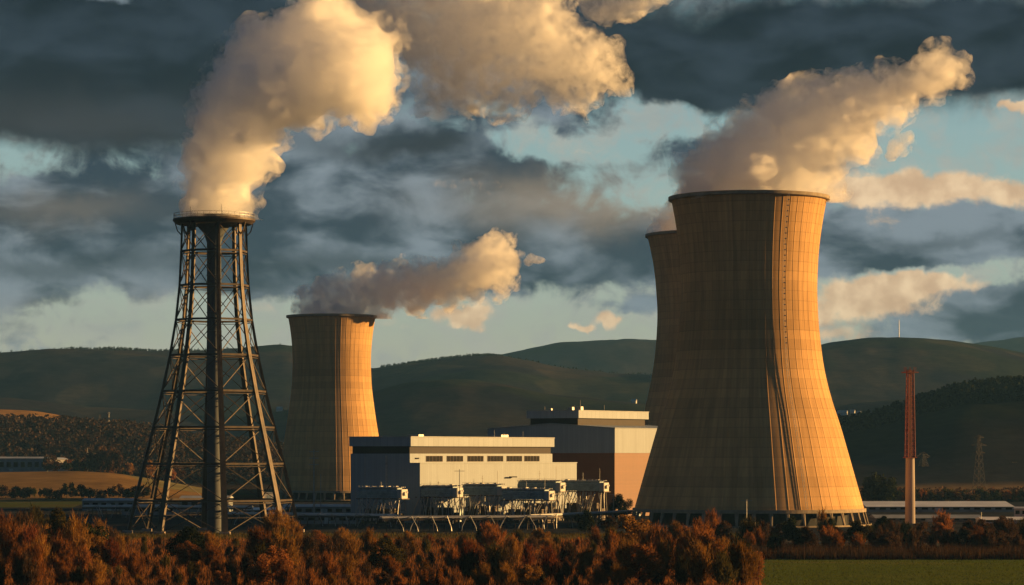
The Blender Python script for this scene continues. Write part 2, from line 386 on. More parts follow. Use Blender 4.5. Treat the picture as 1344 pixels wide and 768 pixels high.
# ------------------------------------------------------------------ hills
RIDGES = [  # (crest distance, front start, back width, [(column, crest row)...])
    (2500, 1950, 500, [(-400, 615), (0, 621), (100, 619), (150, 621), (200, 629), (260, 640), (320, 649), (400, 657), (3000, 670)]),
    (3100, 2620, 500, [(-400, 545), (0, 559), (60, 560), (100, 562), (150, 565), (200, 570), (260, 578), (385, 592), (500, 604), (600, 615), (3000, 640)]),
    (3600, 3150, 500, [(-400, 515), (0, 541), (40, 544), (90, 552), (150, 562), (250, 580), (385, 600), (3000, 640)]),
    (4600, 3500, 900, [(-400, 500), (0, 522), (60, 530), (120, 538), (200, 540), (300, 552), (400, 540), (480, 520), (540, 507), (600, 503), (660, 506), (720, 518), (780, 524), (860, 530), (1000, 545), (1100, 535), (1200, 528), (1344, 520), (1700, 510)]),
    (6200, 4300, 1500, [(-400, 476), (0, 467), (60, 460), (150, 458), (230, 461), (300, 462), (385, 463), (440, 480), (480, 489), (520, 481), (560, 475), (610, 469), (650, 466), (690, 471), (740, 484), (800, 492), (860, 495), (920, 492), (1000, 470), (1075, 452), (1130, 447), (1190, 446), (1250, 453), (1300, 462), (1344, 469), (1500, 480), (1700, 470)]),
    (9300, 7200, 1800, [(-400, 480), (560, 490), (640, 470), (700, 459), (740, 451), (790, 445), (830, 443), (870, 445), (950, 452), (1100, 475), (1700, 480)]),
    (11800, 10200, 1000, [(-400, 500), (1100, 480), (1225, 458), (1243, 449), (1258, 454), (1290, 448), (1330, 442), (1360, 440), (1420, 444), (1700, 460)]),
    (3000, 2350, 700, [(-400, 660), (1000, 620), (1050, 578), (1106, 560), (1152, 551), (1182, 540), (1221, 527), (1264, 514), (1315, 509), (1344, 508), (1450, 500), (1700, 490)]),
]
NU, ND = 640, 520
us = np.linspace(-0.30, 0.30, NU)
Ds = 1850 * (12900 / 1850) ** np.linspace(0, 1, ND)
U, DD = np.meshgrid(us, Ds)
PX = 672 + F * U
def terrain_z(px, D):
    z = np.zeros_like(px) - 0.5
    for dc, df, wb, prof in RIDGES:
        xs = np.array([p[0] for p in prof], float); ys = np.array([p[1] for p in prof], float)
        yc = sum(np.interp(px + o, xs, ys) for o in (-12, 0, 12)) / 3 if dc < 11000 else np.interp(px, xs, ys)
        zc = CAMH + (HOR - yc) * dc / F
        t = np.clip((D - df) / (dc - df), 0, 1)
        front = np.sin(t * math.pi / 2) ** 1.35
        tb = np.clip((D - dc) / wb, 0, 1)
        back = 1 - 0.75 * tb * tb * (3 - 2 * tb)
        h = np.where(D <= dc, zc * front, zc * back)
        h = np.where(zc > 0, h, -0.5)
        z = np.maximum(z, h)
    return z
Z = terrain_z(PX, DD)
X = U * DD
# relief: gullies and rolling ground, fading out on the flat
nz = np.empty_like(Z); n2 = np.empty_like(Z); n3 = np.empty_like(Z)
for i in range(ND):
    for j in range(NU):
        x, y = X[i, j], DD[i, j]
        nz[i, j] = noise.fractal(Vector((x / 420, y / 520, 3.3)), 1.0, 2.1, 4)
        n2[i, j] = noise.fractal(Vector((x / 900 + 7, y / 700, 8.1)), 0.8, 2.0, 4)
        n3[i, j] = noise.noise(Vector((x / 26, y / 60, 1.1)))
Z = Z + np.clip(Z, 0, 140) / 140 * (nz * 15 + n3 * 0.7)
ZT = Z.copy()
def tz(px, D):
    """height of the hills at a column and distance, bilinear"""
    fi = math.log(D / 1850) / math.log(12900 / 1850) * (ND - 1); fj = ((px - 672) / F + 0.30) / 0.60 * (NU - 1)
    i = max(0, min(ND - 2, int(fi))); j = max(0, min(NU - 2, int(fj))); a, b = fi - i, fj - j
    z = (ZT[i, j] * (1 - a) + ZT[i + 1, j] * a) * (1 - b) + (ZT[i, j + 1] * (1 - a) + ZT[i + 1, j + 1] * a) * b
    return max(0.0, float(z))
cover = np.zeros((ND, NU, 4), np.float32); cover[..., 3] = 1
def setc(mask, c):
    for k in range(3): cover[..., k] = cover[..., k] * (1 - mask) + c[k] * mask
sm = lambda x, a, b: np.clip((x - a) / (b - a), 0, 1) ** 2 * (3 - 2 * np.clip((x - a) / (b - a), 0, 1))
setc(np.ones_like(Z), (0.027, 0.027, 0.036))  # dark of cloud shadow and teal of haze put into the base colour
setc(sm(n2, 0.02, 0.25), (0.046, 0.039, 0.036))                     # heath
setc(sm(nz, 0.15, 0.4) * (DD > 3700), (0.03, 0.038, 0.026))          # woods
pat = np.array([[noise.noise(Vector((X[i, j] / 130, DD[i, j] / 260, 5.5))) for j in range(NU)] for i in range(ND)])
setc(sm(pat, 0.22, 0.3) * (DD < 6100) * (DD > 3300) * 0.22, (0.12, 0.10, 0.06))   # pasture patches
right = (PX > 1000) & (DD > 2300) & (DD < 3400)
setc(right * sm(DD + 120 * nz, 2500, 2700) * 1.0, (0.026, 0.03, 0.018))
setc(right * (1 - sm(DD, 2385, 2425)), (0.26, 0.165, 0.065))
woodL = (PX < 700) & (DD > 2560) & (DD < 3160); setc(woodL * 1.0, (0.055, 0.038, 0.02))
fieldL = (PX < 420) & (DD < 2530); setc(fieldL * 1.0, (0.30, 0.175, 0.06))
setc(fieldL * ((PX + 0.10 * (DD - 2000)) > 215) * (DD > 2230) * 1.0, (0.24, 0.20, 0.08))
fieldL3 = (PX < 300) & (DD > 3180) & (DD < 3640); setc(fieldL3 * 1.0, (0.36, 0.20, 0.065))
hb = MB()
vv = np.stack([X, DD, Z], -1).reshape(-1, 3)
me = bpy.data.meshes.new('hills')
ii, jj = np.meshgrid(np.arange(ND - 1), np.arange(NU - 1), indexing='ij')
a0 = (ii * NU + jj).ravel(); faces = np.stack([a0, a0 + 1, a0 + NU + 1, a0 + NU], -1)
me.from_pydata(vv.tolist(), [], faces.tolist())
att = me.color_attributes.new('cover', 'FLOAT_COLOR', 'POINT'); att.data.foreach_set('color', cover.reshape(-1))
me.polygons.foreach_set('use_smooth', [True] * len(me.polygons))
mh = bpy.data.materials.new('hillside'); mh.use_nodes = True; mh.node_tree.nodes.clear()
N = NT(mh.node_tree); at_ = N.n('ShaderNodeAttribute', attribute_name='cover'); tcx = N.n('ShaderNodeTexCoord')
g1 = N.noise(tcx.outputs['Object'], 0.045, 6, 0.7).outputs[0]
g2 = N.noise(N.v('MULTIPLY', tcx.outputs['Object'], (0.012, 0.004, 0.02)), 1.0, 5, 0.6).outputs[0]
kk = N.v('SCALE', at_.outputs['Color']); N.put(kk.node.inputs['Scale'], N.m('MULTIPLY', N.m('MULTIPLY_ADD', N.step(g1, .3, .7), 0.35, 0.55), N.m('MULTIPLY_ADD', g2, 0.9, 0.55)))
bb = N.n('ShaderNodeBsdfDiffuse'); N.put(bb.inputs[0], kk)
bp = N.n('ShaderNodeBump'); bp.inputs['Strength'].default_value = 0.3; bp.inputs['Distance'].default_value = 3.0; N.put(bp.inputs['Height'], g1); N.put(bb.inputs['Normal'], bp)
oo = N.n('ShaderNodeOutputMaterial'); N.put(oo.inputs[0], bb.outputs[0])
me.materials.append(mh)
ho = bpy.data.objects.new('hills', me); COL.objects.link(ho); tag(ho, kind='structure')

# ------------------------------------------------------------------ haze
hz = MB().box(-4100, 4100, -200, 13300, -1.5, 640).build('haze', volume_mat('haze_air', 2.6e-5, (0.20, 0.50, 1.0), 0.0)); tag(hz, kind='stuff')

# ------------------------------------------------------------------ cooling towers
def cooling_tower(px, D, prof, z_skirt, nrib, label, ncol, ladder=False, rot=0.0):
    loc = at(px, D); root = empty('cooling_tower', loc, rot, label, 'cooling tower', 'hyperboloid cooling towers')
    ztop = prof[0][1]
    zs = np.linspace(z_skirt, ztop, 90)
    pz = np.array([p[1] for p in prof][::-1]); pr = np.array([p[0] for p in prof][::-1])
    # smooth profile by quadratic-ish resampling
    def rr(z):
        w = np.array([-5, -3, 0, 3, 5.0]); return float(np.mean([np.interp(z + q, pz, pr) if (z + q) <= ztop else np.interp(ztop, pz, pr) + (z + q - ztop) * (pr[-1] - pr[-2]) / (pz[-1] - pz[-2]) for q in w]))
    vs, fs = [], []
    per = 8; n = nrib * per
    offs = []
    for k in range(nrib):
        a = 2 * math.pi * k / nrib; w = 2 * math.pi / nrib
        for fr, up in ((0.0, 0.08), (0.06, 0.08), (0.075, 0), (0.11, 0), (0.45, 0), (0.65, 0), (0.95, 0), (0.985, 0)):
            offs.append((a + w * fr, up))
    for z in zs:
        r = rr(z)
        for a, up in offs: vs.append(((r + up) * math.cos(a), (r + up) * math.sin(a), z))
    for i in range(len(zs) - 1):
        for k in range(n):
            k2 = (k + 1) % n; fs.append((i * n + k, i * n + k2, (i + 1) * n + k2, (i + 1) * n + k))
    b0 = len(vs)   # inner skin and lips
    for z in zs[::6]:
        r = rr(z) - 0.9
        for a, up in offs: vs.append((r * math.cos(a), r * math.sin(a), z))
    zi = zs[::6]; m_ = len(zi)
    for i in range(m_ - 1):
        for k in range(n):
            k2 = (k + 1) % n; fs.append((b0 + i * n + k, b0 + (i + 1) * n + k, b0 + (i + 1) * n + k2, b0 + i * n + k2))
    for k in range(n):
        k2 = (k + 1) % n
        fs.append((k, b0 + k, b0 + k2, k2))
    MB().add(vs, fs).build('shell', concrete('tower_concrete_%d' % nrib, nrib), root, True)
    rt = rr(ztop)
    MB().lathe([(rt + 0.8, ztop - 1.6), (rt + 1.25, ztop - 1.3), (rt + 1.25, ztop + 0.1), (rt - 1.6, ztop + 0.1), (rt - 1.6, ztop - 1.6)], 128, True).build('rim', M_conc_dark, root)
    rs = rr(z_skirt)
    MB().lathe([(rs + 0.7, z_skirt - 0.2), (rs + 0.7, z_skirt + 1.3), (rs - 0.6, z_skirt + 1.3), (rs - 0.6, z_skirt - 0.2)], 128, True).build('ring_beam', M_conc_dark, root)
    for k in range(ncol):
        a = 2 * math.pi * (k + 0.5) / ncol; da = 2 * math.pi / ncol * 0.07
        c = MB()
        rb = rs + 1.6
        for s_ in (-1, 1):
            c.tube((rb * math.cos(a), rb * math.sin(a), 0), (rs * math.cos(a + s_ * da), rs * math.sin(a + s_ * da), z_skirt), 0.5, 0.45, 6)
        c.build('column', M_conc_dark, root)
    MB().lathe([(rs + 3.2, 0.0), (rs + 3.2, 0.7), (rs + 2.8, 0.7), (rs + 2.8, 0.0)], 96, True).build('basin_wall', M_conc_dark, root)
    MB().lathe([(rs * 0.86, 0.0), (rs * 0.86, z_skirt + 1.0)], 64).build('fill_screen', mat('fill_pack', (0.035, 0.035, 0.035), 0.9), root)
    if ladder:
        a = math.atan2(-math.cos(R(24)), math.sin(R(24))) - rot
        lb = MB(); prev = None
        er = Vector((math.cos(a), math.sin(a), 0)); et = Vector((-math.sin(a), math.cos(a), 0))
        z = z_skirt + 80
        zz = np.arange(z_skirt + 2, ztop - 1, 2.4)
        for side in (-0.45, 0.45):
            lb.path([er * (rr(q) + 1.0) + et * side + Vector((0, 0, q)) for q in zz], 0.1, 4)
        for q in zz: lb.tube(er * (rr(q) + 1.0) - et * 0.45 + Vector((0, 0, q)), er * (rr(q) + 1.0) + et * 0.45 + Vector((0, 0, q)), 0.12, n=4)
        for q in zz[30:]:
            c = er * (rr(q) + 1.7) + Vector((0, 0, q)); lb.box(c.x - .35, c.x + .35, c.y - .35, c.y + .35, c.z - .2, c.z + .2)
        lb.build('ladder', M_galv, root)
    return root
PROF1 = [(34.8, 146.5), (32.6, 135), (31.0, 123), (30.2, 106), (30.9, 90), (33.1, 71), (36.4, 57), (40.5, 45), (45.6, 27), (51.2, 7.2), (53, 0)]
PROF2 = [(41.6, 163), (38.8, 151), (36.9, 139.4), (35.3, 117), (36.0, 101), (37.6, 84.7), (40, 71.5), (42.8, 59.2), (47, 42), (53, 18), (56, 7), (58, 0)]
PROF3 = [(30.6, 128.7), (28.8, 119), (27.4, 105), (27.1, 96), (27.8, 78.4), (30.4, 59), (32.8, 44.3), (35.0, 25), (36.6, 6), (37, 0)]
cooling_tower(983, 1273, PROF1, 6.2, 56, 'largest concrete cooling tower, complete from rim to base, standing right of the white buildings', 44, ladder=True, rot=0.03)
cooling_tower(941, 1700, PROF2, 8.0, 58, 'cooling tower mostly hidden behind the left flank of the largest cooling tower', 40, rot=0.05)
cooling_tower(435.5, 1989, PROF3, 5.5, 48, 'small distant cooling tower between the steel lattice tower and the white hall', 36, rot=0.02)

# ------------------------------------------------------------------ lattice tower
def lattice_tower():
    C0 = at(281, 1145); root = empty('lattice_tower', C0, 0, 'tall dark steel lattice tower with eight splayed legs and a round top platform', 'steel tower')
    root.scale = (.923, .923, .94)
    RP = [(135, 13.9), (118, 14.4), (105, 15.1), (91, 16.6), (75.8, 19.2), (60.4, 22.6), (45, 26.4), (29.5, 30.4), (13.9, 34.2), (0, 37.4)]
    RP2 = RP[::-1]
    def rad(z): return interp(z, RP2)
    th0 = 13
    def pt(k, z, dr=0):
        a = R(th0 + 45 * k); r = rad(z) + dr
        return Vector((r * math.sin(a), -r * math.cos(a), z))
    levels = [0, 13.9, 29.5, 45, 60.4, 75.8, 91, 105.7, 120.3, 132.2]
    for k in range(8):
        leg = MB()
        a = R(th0 + 45 * k); er = Vector((math.sin(a), -math.cos(a), 0)); et = Vector((math.cos(a), math.sin(a), 0))
        # built-up leg: two heavy chords with battens
        for s_ in (-1, 1):
            leg.path([pt(k, z) + et * s_ * (0.42 + 0.25 * (1 - z / 134)) for z in levels], [0.92 - 0.003 * z for z in levels], 4)
        for z in np.arange(2, 133, 3.2):
            leg.tube(pt(k, z) - et * 0.8, pt(k, z) + et * 0.8, 0.22, n=4)
        o = leg.build('leg', M_steel, root)
        foot = MB().box(-2.2, 2.2, -2.2, 2.2, 0, 1.2); foot.v = [(v[0] + pt(k, 0).x, v[1] + pt(k, 0).y, v[2]) for v in foot.v]
        f = foot.build('footing', M_pale, o)
    for z in levels[1:-1]:
        rb = MB()
        for k in range(8):
            rb.tube(pt(k, z), pt(k + 1, z), 0.6, n=4)
            rb.tube(pt(k, z - 1.1), pt(k + 1, z - 1.1), 0.2, n=4)
        rb.build('ring_beam', M_steel, root)
    for i in range(len(levels) - 1):
        z0, z1 = levels[i], levels[i + 1]
        for k in range(8):
            b = MB()
            b.tube(pt(k, z0 + .3), pt(k + 1, z1 - .3), 0.21, n=4); b.tube(pt(k + 1, z0 + .3), pt(k, z1 - .3), 0.21, n=4)
            c = (pt(k, z0) + pt(k + 1, z1)) / 2
            if i in (0,):   # secondary bracing low down
                h = (z0 + z1) / 2; b.tube(pt(k, h), c, 0.12, n=4); b.tube(pt(k + 1, h), c, 0.12, n=4)
            b.build('cross_brace', M_steel, root)
    # inner flue with stiffening rings
    fl = MB(); prof = [(3.1, 0), (3.1, 60), (3.1, 124), (4.5, 128), (7.5, 132)]
    fl.lathe(prof, 40)
    for z in range(6, 112, 8): fl.lathe([(3.12, z), (3.3, z), (3.3, z + .4), (3.12, z + .4)], 40, True)
    fl.build('flue', M_inner, root, True)
    # platform
    MB().lathe([(10.5, 131.9), (16.3, 131.9), (17.9, 133.3), (17.9, 134.1), (10.5, 134.1)], 72, True).build('platform', M_steel, root)
    MB().lathe([(10.8, 134.1), (11.4, 134.1), (11.4, 135.6), (10.8, 135.6)], 72, True).build('outlet_collar', M_steel, root)
    rail = MB()
    for k in range(40):
        a = 2 * math.pi * k / 40; rail.tube((17.5 * math.cos(a), 17.5 * math.sin(a), 134.1), (17.5 * math.cos(a), 17.5 * math.sin(a), 136.4), 0.09, n=4)
    for z in (135.2, 136.3): rail.lathe([(17.42, z), (17.58, z), (17.58, z + .14), (17.42, z + .14)], 72, True)
    rail.build('railing', M_galv, root)
    br = MB()
    for k in range(8):
        a = R(th0 + 45 * k); d = Vector((math.sin(a), -math.cos(a), 0))
        br.path([pt(k, 127), d * 16 + Vector((0, 0, 129)), d * 17.0 + Vector((0, 0, 132.4))], 0.3, 4)
    br.build('platform_bracket', M_steel, root)
    mast = MB()
    for a_, h in ((1.9, 2.4), (4.2, 2.0), (5.0, 3.0)): mast.tube((17.5 * math.cos(a_), 17.5 * math.sin(a_), 134.5), (17.5 * math.cos(a_), 17.5 * math.sin(a_), 136.4 + h), 0.12, n=4)
    mast.build('lightning_rod', M_galv, root)
lattice_tower()

# ------------------------------------------------------------------ buildings
def hall_front():
    root = empty('turbine_hall', (gx(538, 1310), 1310, 0), R(55), 'long pale hall with a row of small windows under a dark band, behind the condensers', 'industrial building')
    L, Wd = 116.7, 34.7
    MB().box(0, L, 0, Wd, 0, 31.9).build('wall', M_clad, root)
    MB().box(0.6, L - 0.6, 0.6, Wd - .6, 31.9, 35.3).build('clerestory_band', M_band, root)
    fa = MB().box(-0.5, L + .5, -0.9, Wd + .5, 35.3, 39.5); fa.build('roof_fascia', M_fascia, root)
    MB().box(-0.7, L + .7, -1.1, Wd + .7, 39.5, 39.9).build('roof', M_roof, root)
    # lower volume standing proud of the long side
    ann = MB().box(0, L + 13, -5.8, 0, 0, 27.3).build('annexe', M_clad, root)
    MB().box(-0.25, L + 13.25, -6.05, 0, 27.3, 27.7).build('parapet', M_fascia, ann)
    # windows: px positions of each strip along the facade
    for pxw in (570, 597, 624, 650, 675, 698):
        k = (pxw - 672) / F
        x0 = gx(538, 1310)   # solve along facade
        t = (k * 1310 - x0) / (math.cos(R(55)) - k * math.sin(R(55)))
        fr = MB().box(t - 6.6, t + 6.6, -0.12, 0.1, 28.1, 30.9).build('window', M_pale, root)
        g = MB()
        for q in range(5): g.box(t - 6.4 + q * 2.6, t - 6.4 + q * 2.6 + 2.35, -0.2, -0.121, 28.2, 30.8)
        g.build('pane', M_dark, fr)
    v = MB().box(4.0, 6.6, -0.4, 0, 29.4, 30.0).build('vent_louvre', M_dark, root)
    lamp = MB().tube((72, -5.8, 20), (72, -7.2, 20.6), 0.12, n=4).box(69.5, 74.5, -8.2, -7.0, 20.5, 21.0).build('wall_lamp', M_dark, root)
    MB().box(90, 96, 12, 18, 39.9, 41.2).build('roof_vent', M_galv, root); MB().box(20, 24, 10, 16, 39.9, 40.9).build('roof_vent', M_galv, root)
    for (x, y, h) in ((70, 2, 3.4), (78, 2, 2.2), (97, 4, 2.8)):
        MB().tube((x, y, 39.9), (x, y, 39.9 + h), 0.12, n=5).build('roof_mast', M_galv, root)
    for x in (30, 62, 94):
        MB().box(x, x + 5, -5.95, -5.75, 0, 6).build('door', M_blue, root)
    MB().box(-0.06, 0, 13, 14.2, 0, 31).box(-.06, 0, 26, 26.3, 0, 31).build('downpipe', M_galv, root)
def hall_back():
    root = empty('reactor_hall', (gx(807, 1440), 1440, 0), R(55), 'tall stepped building with white cladding above brown brick, beside the largest cooling tower', 'industrial building')
    L, Wd = 84, 79
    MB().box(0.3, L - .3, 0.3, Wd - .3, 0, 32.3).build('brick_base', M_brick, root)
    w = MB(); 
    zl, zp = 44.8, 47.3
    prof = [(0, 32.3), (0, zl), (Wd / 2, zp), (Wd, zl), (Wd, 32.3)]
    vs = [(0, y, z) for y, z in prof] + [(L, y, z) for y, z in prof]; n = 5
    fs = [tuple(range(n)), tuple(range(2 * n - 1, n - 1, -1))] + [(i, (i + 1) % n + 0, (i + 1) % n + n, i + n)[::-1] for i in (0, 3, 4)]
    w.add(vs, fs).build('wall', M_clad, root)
    rf = MB(); th = 0.35
    for (y0, z0, y1, z1) in ((-0.4, zl - .02, Wd / 2, zp + .01), (Wd / 2, zp + .01, Wd + .4, zl - .02)):
        rf.add([(-.4, y0, z0 + .05), (L + .4, y0, z0 + .05), (L + .4, y1, z1 + .05), (-.4, y1, z1 + .05), (-.4, y0, z0 + th), (L + .4, y0, z0 + th), (L + .4, y1, z1 + th), (-.4, y1, z1 + th)],
               [(0, 3, 2, 1), (4, 5, 6, 7), (0, 1, 5, 4), (1, 2, 6, 5), (2, 3, 7, 6), (3, 0, 4, 7)])
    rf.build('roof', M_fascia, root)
    a0, a1, b0, b1 = 2, 68, 23.5, 55
    MB().box(a0 + 1, a1 - 1, b0 + 1, b1 - 1, 45.8, 50.2).build('penthouse_band', M_band, root)
    pf = MB().box(a0 - .5, a1 + .5, b0 - .5, b1 + .5, 50.2, 54.0).build('penthouse_fascia', M_fascia, root)
    MB().box(a0 - .7, a1 + .7, b0 - .7, b1 + .7, 54.0, 54.3).build('penthouse_roof', M_roof, root)
    for k, (x, y, s) in enumerate(((3, 28, 1.6), (6, 30, 1.2), (8, 26, 1.9), (1.5, 40, 1.0), (11, 34, 1.3))): MB().box(x, x + s * 1.2, y, y + s * 1.5, 54.3, 54.3 + s).build('roof_unit', M_galv, root)
    for (x, y, h) in ((9, 27, 5.2), (7, 29, 2.6), (30, 26, 3.0), (3, 45, 2)):
        MB().tube((x, y, 54.3), (x, y, 54.3 + h), 0.13, n=5).build('roof_mast', M_galv, root)
    MB().box(20, 24, -0.1, 0.31, 0, 6).build('door', M_blue, root)
hall_front(); hall_back()

# ------------------------------------------------------------------ raised condensers
def condenser(px, py, wpx, D, label, first=None):
    m = D / F; L = wpx * m; rz = R(-25)
    zc = CAMH + (HOR - py) * m
    loc = at(px, D)
    root = empty('condenser_unit', loc, rz, label, 'condenser', 'raised condensers in front of the white hall')
    rnd = random.Random(int(px * 7 + py)); h = 2.7; dep = 5.5
    x0, x1 = -L * .55, L * .42
    body = MB()
    # ribbed barrel-sided casing
    sec = [(-dep / 2, -h * .7), (-dep / 2, h * .62), (-dep / 2 + .7, h * .95), (dep / 2 - .6, h * .95), (dep / 2, h * .5), (dep / 2, -h * .7)]
    n = len(sec); xs = np.linspace(x0, x1, 15)
    vs = []; fs = []
    for i, x in enumerate(xs):
        for (y, z) in sec: vs.append((x, y, zc + z))
    for i in range(len(xs) - 1):
        for k in range(n): fs.append((i * n + k, i * n + (k + 1) % n, (i + 1) * n + (k + 1) % n, (i + 1) * n + k)[::-1])
    fs.append(tuple(range(n))); fs.append(tuple(range((len(xs) - 1) * n + n - 1, (len(xs) - 1) * n - 1, -1)))
    body.add(vs, fs)
    for x in xs: body.box(x - .12, x + .12, -dep / 2 - .45, -dep / 2 + .05, zc - h * .75, zc + h * .45)
    b = body.build('casing', M_blue, root)
    fp = MB()
    for q in range(5): fp.tube((x0 + .3, -dep / 2 - .75, zc - h * .6 + q * h * .27), (x1 - .2, -dep / 2 - .75, zc - h * .6 + q * h * .27), 0.22, n=6)
    fp.build('tube_bank', M_blue, root)
    MB().box(x0 - .3, x1 + .3, -dep / 2 - .5, dep / 2 + .3, zc + h * .97, zc + h * 1.07).build('top_cover', M_white, root)
    cp = MB()
    cp.box(x1 + .02, x1 + 2.6, -dep / 2 - .2, dep / 2, zc - h * .8, zc + h * .75)
    for q in range(4): cp.box(x1 + .4 + q * .6, x1 + .6 + q * .6, -dep / 2 - .45, -dep / 2 - .2, zc - h * .8, zc + h * .75)
    cp.tube((x1 + 2.6, -1, zc), (x1 + 3.6, -1, zc), 0.9, n=10); cp.tube((x1 + 2.6, 1.4, zc + .6), (x1 + 3.3, 1.4, zc + .6), 0.5, n=8)
    cp.build('end_box', M_white, root)
    tp = MB(); zt = zc + h * .98
    for y in (-1.8, 0, 1.6): tp.tube((x0 + .5, y, zt + .35), (x1 + 2, y, zt + .35), 0.25, n=6)
    for k in range(5):
        x = x0 + (x1 - x0) * (k + .5) / 5; tp.box(x - .7, x + .7, -1.2, 1.2, zt, zt + .55 + rnd.random() * .5)
    tp.build('top_pipework', M_galv, root)
    rl = MB()
    for k in range(12):
        x = x0 + (x1 - x0) * k / 11; rl.tube((x, -dep / 2, zc + h * .5), (x, -dep / 2, zt + 1.1), 0.06, n=4)
    rl.tube((x0, -dep / 2, zt + 1.1), (x1, -dep / 2, zt + 1.1), 0.07, n=4); rl.build('handrail', M_galv, root)
    dk = MB().box(x0 - 1, x1 + 3.2, -dep / 2 - 1.2, dep / 2 + .8, zc - h * .95, zc - h * .8).build('deck', M_steel, root)
    zb = zc - h * .95
    for x in (x0 + 1, (x0 + x1) / 2, x1 + 1):
        for y in (-dep / 2, dep / 2):
            MB().tube((x + rnd.uniform(-1.5, 1.5), y * 1.7, 0), (x, y, zb), 0.26, 0.2, n=5).build('leg', M_galv, root)
    bc = MB()
    xx = [x0 + 1, (x0 + x1) / 2, x1 + 1]
    for i in range(2):
        for y in (-dep / 2 - .2, dep / 2):
            bc.tube((xx[i], y, 1), (xx[i + 1], y, zb - .5), 0.12, n=4); bc.tube((xx[i + 1], y, 1), (xx[i], y, zb - .5), 0.12, n=4)
            bc.tube((xx[i], y, zb * .55), (xx[i + 1], y, zb * .55), 0.14, n=4)
    bc.build('bracing', M_steel, root)
    MB().box(x0 + .5, x1 + 1, -1.6, 2.2, 0, zb * .42).box(x0 + 2, x1 - 2, -1.2, 1.8, zb * .42, zb * .62).build('shade_block', M_steel, root)  # dark blocks added under the deck to stand in for the shadow there
    for k in range(24):       # drooping feed pipes
        x = rnd.uniform(x0, x1 + 3); dx = rnd.uniform(-3.5, 3.5); y = -dep / 2 - rnd.uniform(.3, 1.5)
        pts = [(x, y, zb + rnd.uniform(0, 1.2)), (x + dx * .15, y - .8, zb - 1.2), (x + dx * .7, y - 1.6, zb * .55), (x + dx, y - 2, zb * .25), (x + dx * 1.3, y - 2.4, 1.2)]
        MB().path(pts, rnd.uniform(.14, .28), 5).build('feed_pipe', M_galv if k % 3 else M_pale, root)
    hh = rnd.uniform(2.5, 5)
    MB().tube((x0 * .1, 0, zt), (x0 * .1, 0, zt + hh), 0.1, n=4).tube((x0 * .1 - .6, 0, zt + hh * .7), (x0 * .1 + .6, 0, zt + hh * .7), 0.08, n=4).build('aerial', M_galv, root)
    if rnd.random() < .7: MB().tube((x1 - 1, 0, zt), (x1 - 1, 0, zt + hh * 1.5), 0.1, n=4).build('aerial', M_galv, root)
condenser(503, 648, 58, 1297, 'leftmost raised condenser, in front of the shaded end of the long hall')
condenser(578, 646, 52, 1307, 'raised condenser just right of the leftmost one, below the first hall windows')
condenser(636, 644, 52, 1322, 'middle raised condenser, third from the left, with the lamp post at its left end')
condenser(694, 650, 62, 1312, 'lowest raised condenser, standing nearer than the one behind it')
condenser(711, 639, 56, 1352, 'raised condenser partly behind the lowest one, below the right end of the hall')
condenser(768, 639, 56, 1366, 'rightmost raised condenser, in front of the dark brick wall')

# ------------------------------------------------------------------ pipe rack: one long trestle with parts
def pipe_rack(x0, y0, x1, y1, h, nb, label, pipes=5, m=None):
    a, b = Vector((x0, y0, 0)), Vector((x1, y1, 0)); L = (b - a).length
    root = empty('pipe_rack', a, math.atan2(y1 - y0, x1 - x0), label, 'pipe rack', 'pipe racks crossing the yard')
    rnd = random.Random(int(x0 * 3 + y0))
    for k in range(nb):
        x = L * (k + .5) / nb; t = MB()
        for y in (-2.2, 2.2): t.tube((x, y * 1.3, 0), (x, y, h), 0.2, n=4)
        t.tube((x, -2.6, h), (x, 2.6, h), 0.25, n=4); t.tube((x, -2.6, h * .6), (x, 2.6, h * .6), 0.2, n=4)
        t.build('trestle', M_steel, root)
    for k in range(pipes):
        y = -2 + 4 * k / max(1, pipes - 1); r = rnd.uniform(.28, .6)
        MB().path([(0, y, h + r + .25), (L * .4, y, h + r + .25), (L, y, h + r + .25)], r, 8).build('pipe', M_galv if k % 2 else M_white, root)
    MB().box(0, L, -2.7, -2.5, h - .5, h + .1).box(0, L, 2.5, 2.7, h - .5, h + .1).build('beam', M_steel, root)
    for k in range(nb):
        x = L * (k + rnd.random()) / nb; s = rnd.choice((-1, 1)) * rnd.uniform(2, 5)
        MB().path([(x, -2.4, h + .6), (x + s * .4, -3.6, h + 1.2), (x + s, -4.2, h * .4), (x + s * 1.1, -4.4, 0.3)], rnd.uniform(.14, .24), 5).build('branch_pipe', M_galv, root)
pipe_rack(gx(500, 1150), 1150, gx(725, 1172), 1172, 5.2, 12, 'long low pipe rack running below the raised condensers')
pipe_rack(gx(300, 1270), 1270, gx(520, 1225), 1225, 4.5, 12, 'pipe rack between the lattice tower and the leftmost condenser')
pipe_rack(gx(690, 1180), 1180, gx(835, 1290), 1290, 5.2, 8, 'pipe rack curving away under the rightmost condensers')
pipe_rack(gx(110, 1420), 1420, gx(330, 1400), 1400, 5.0, 12, 'pipe rack crossing behind the feet of the lattice tower')

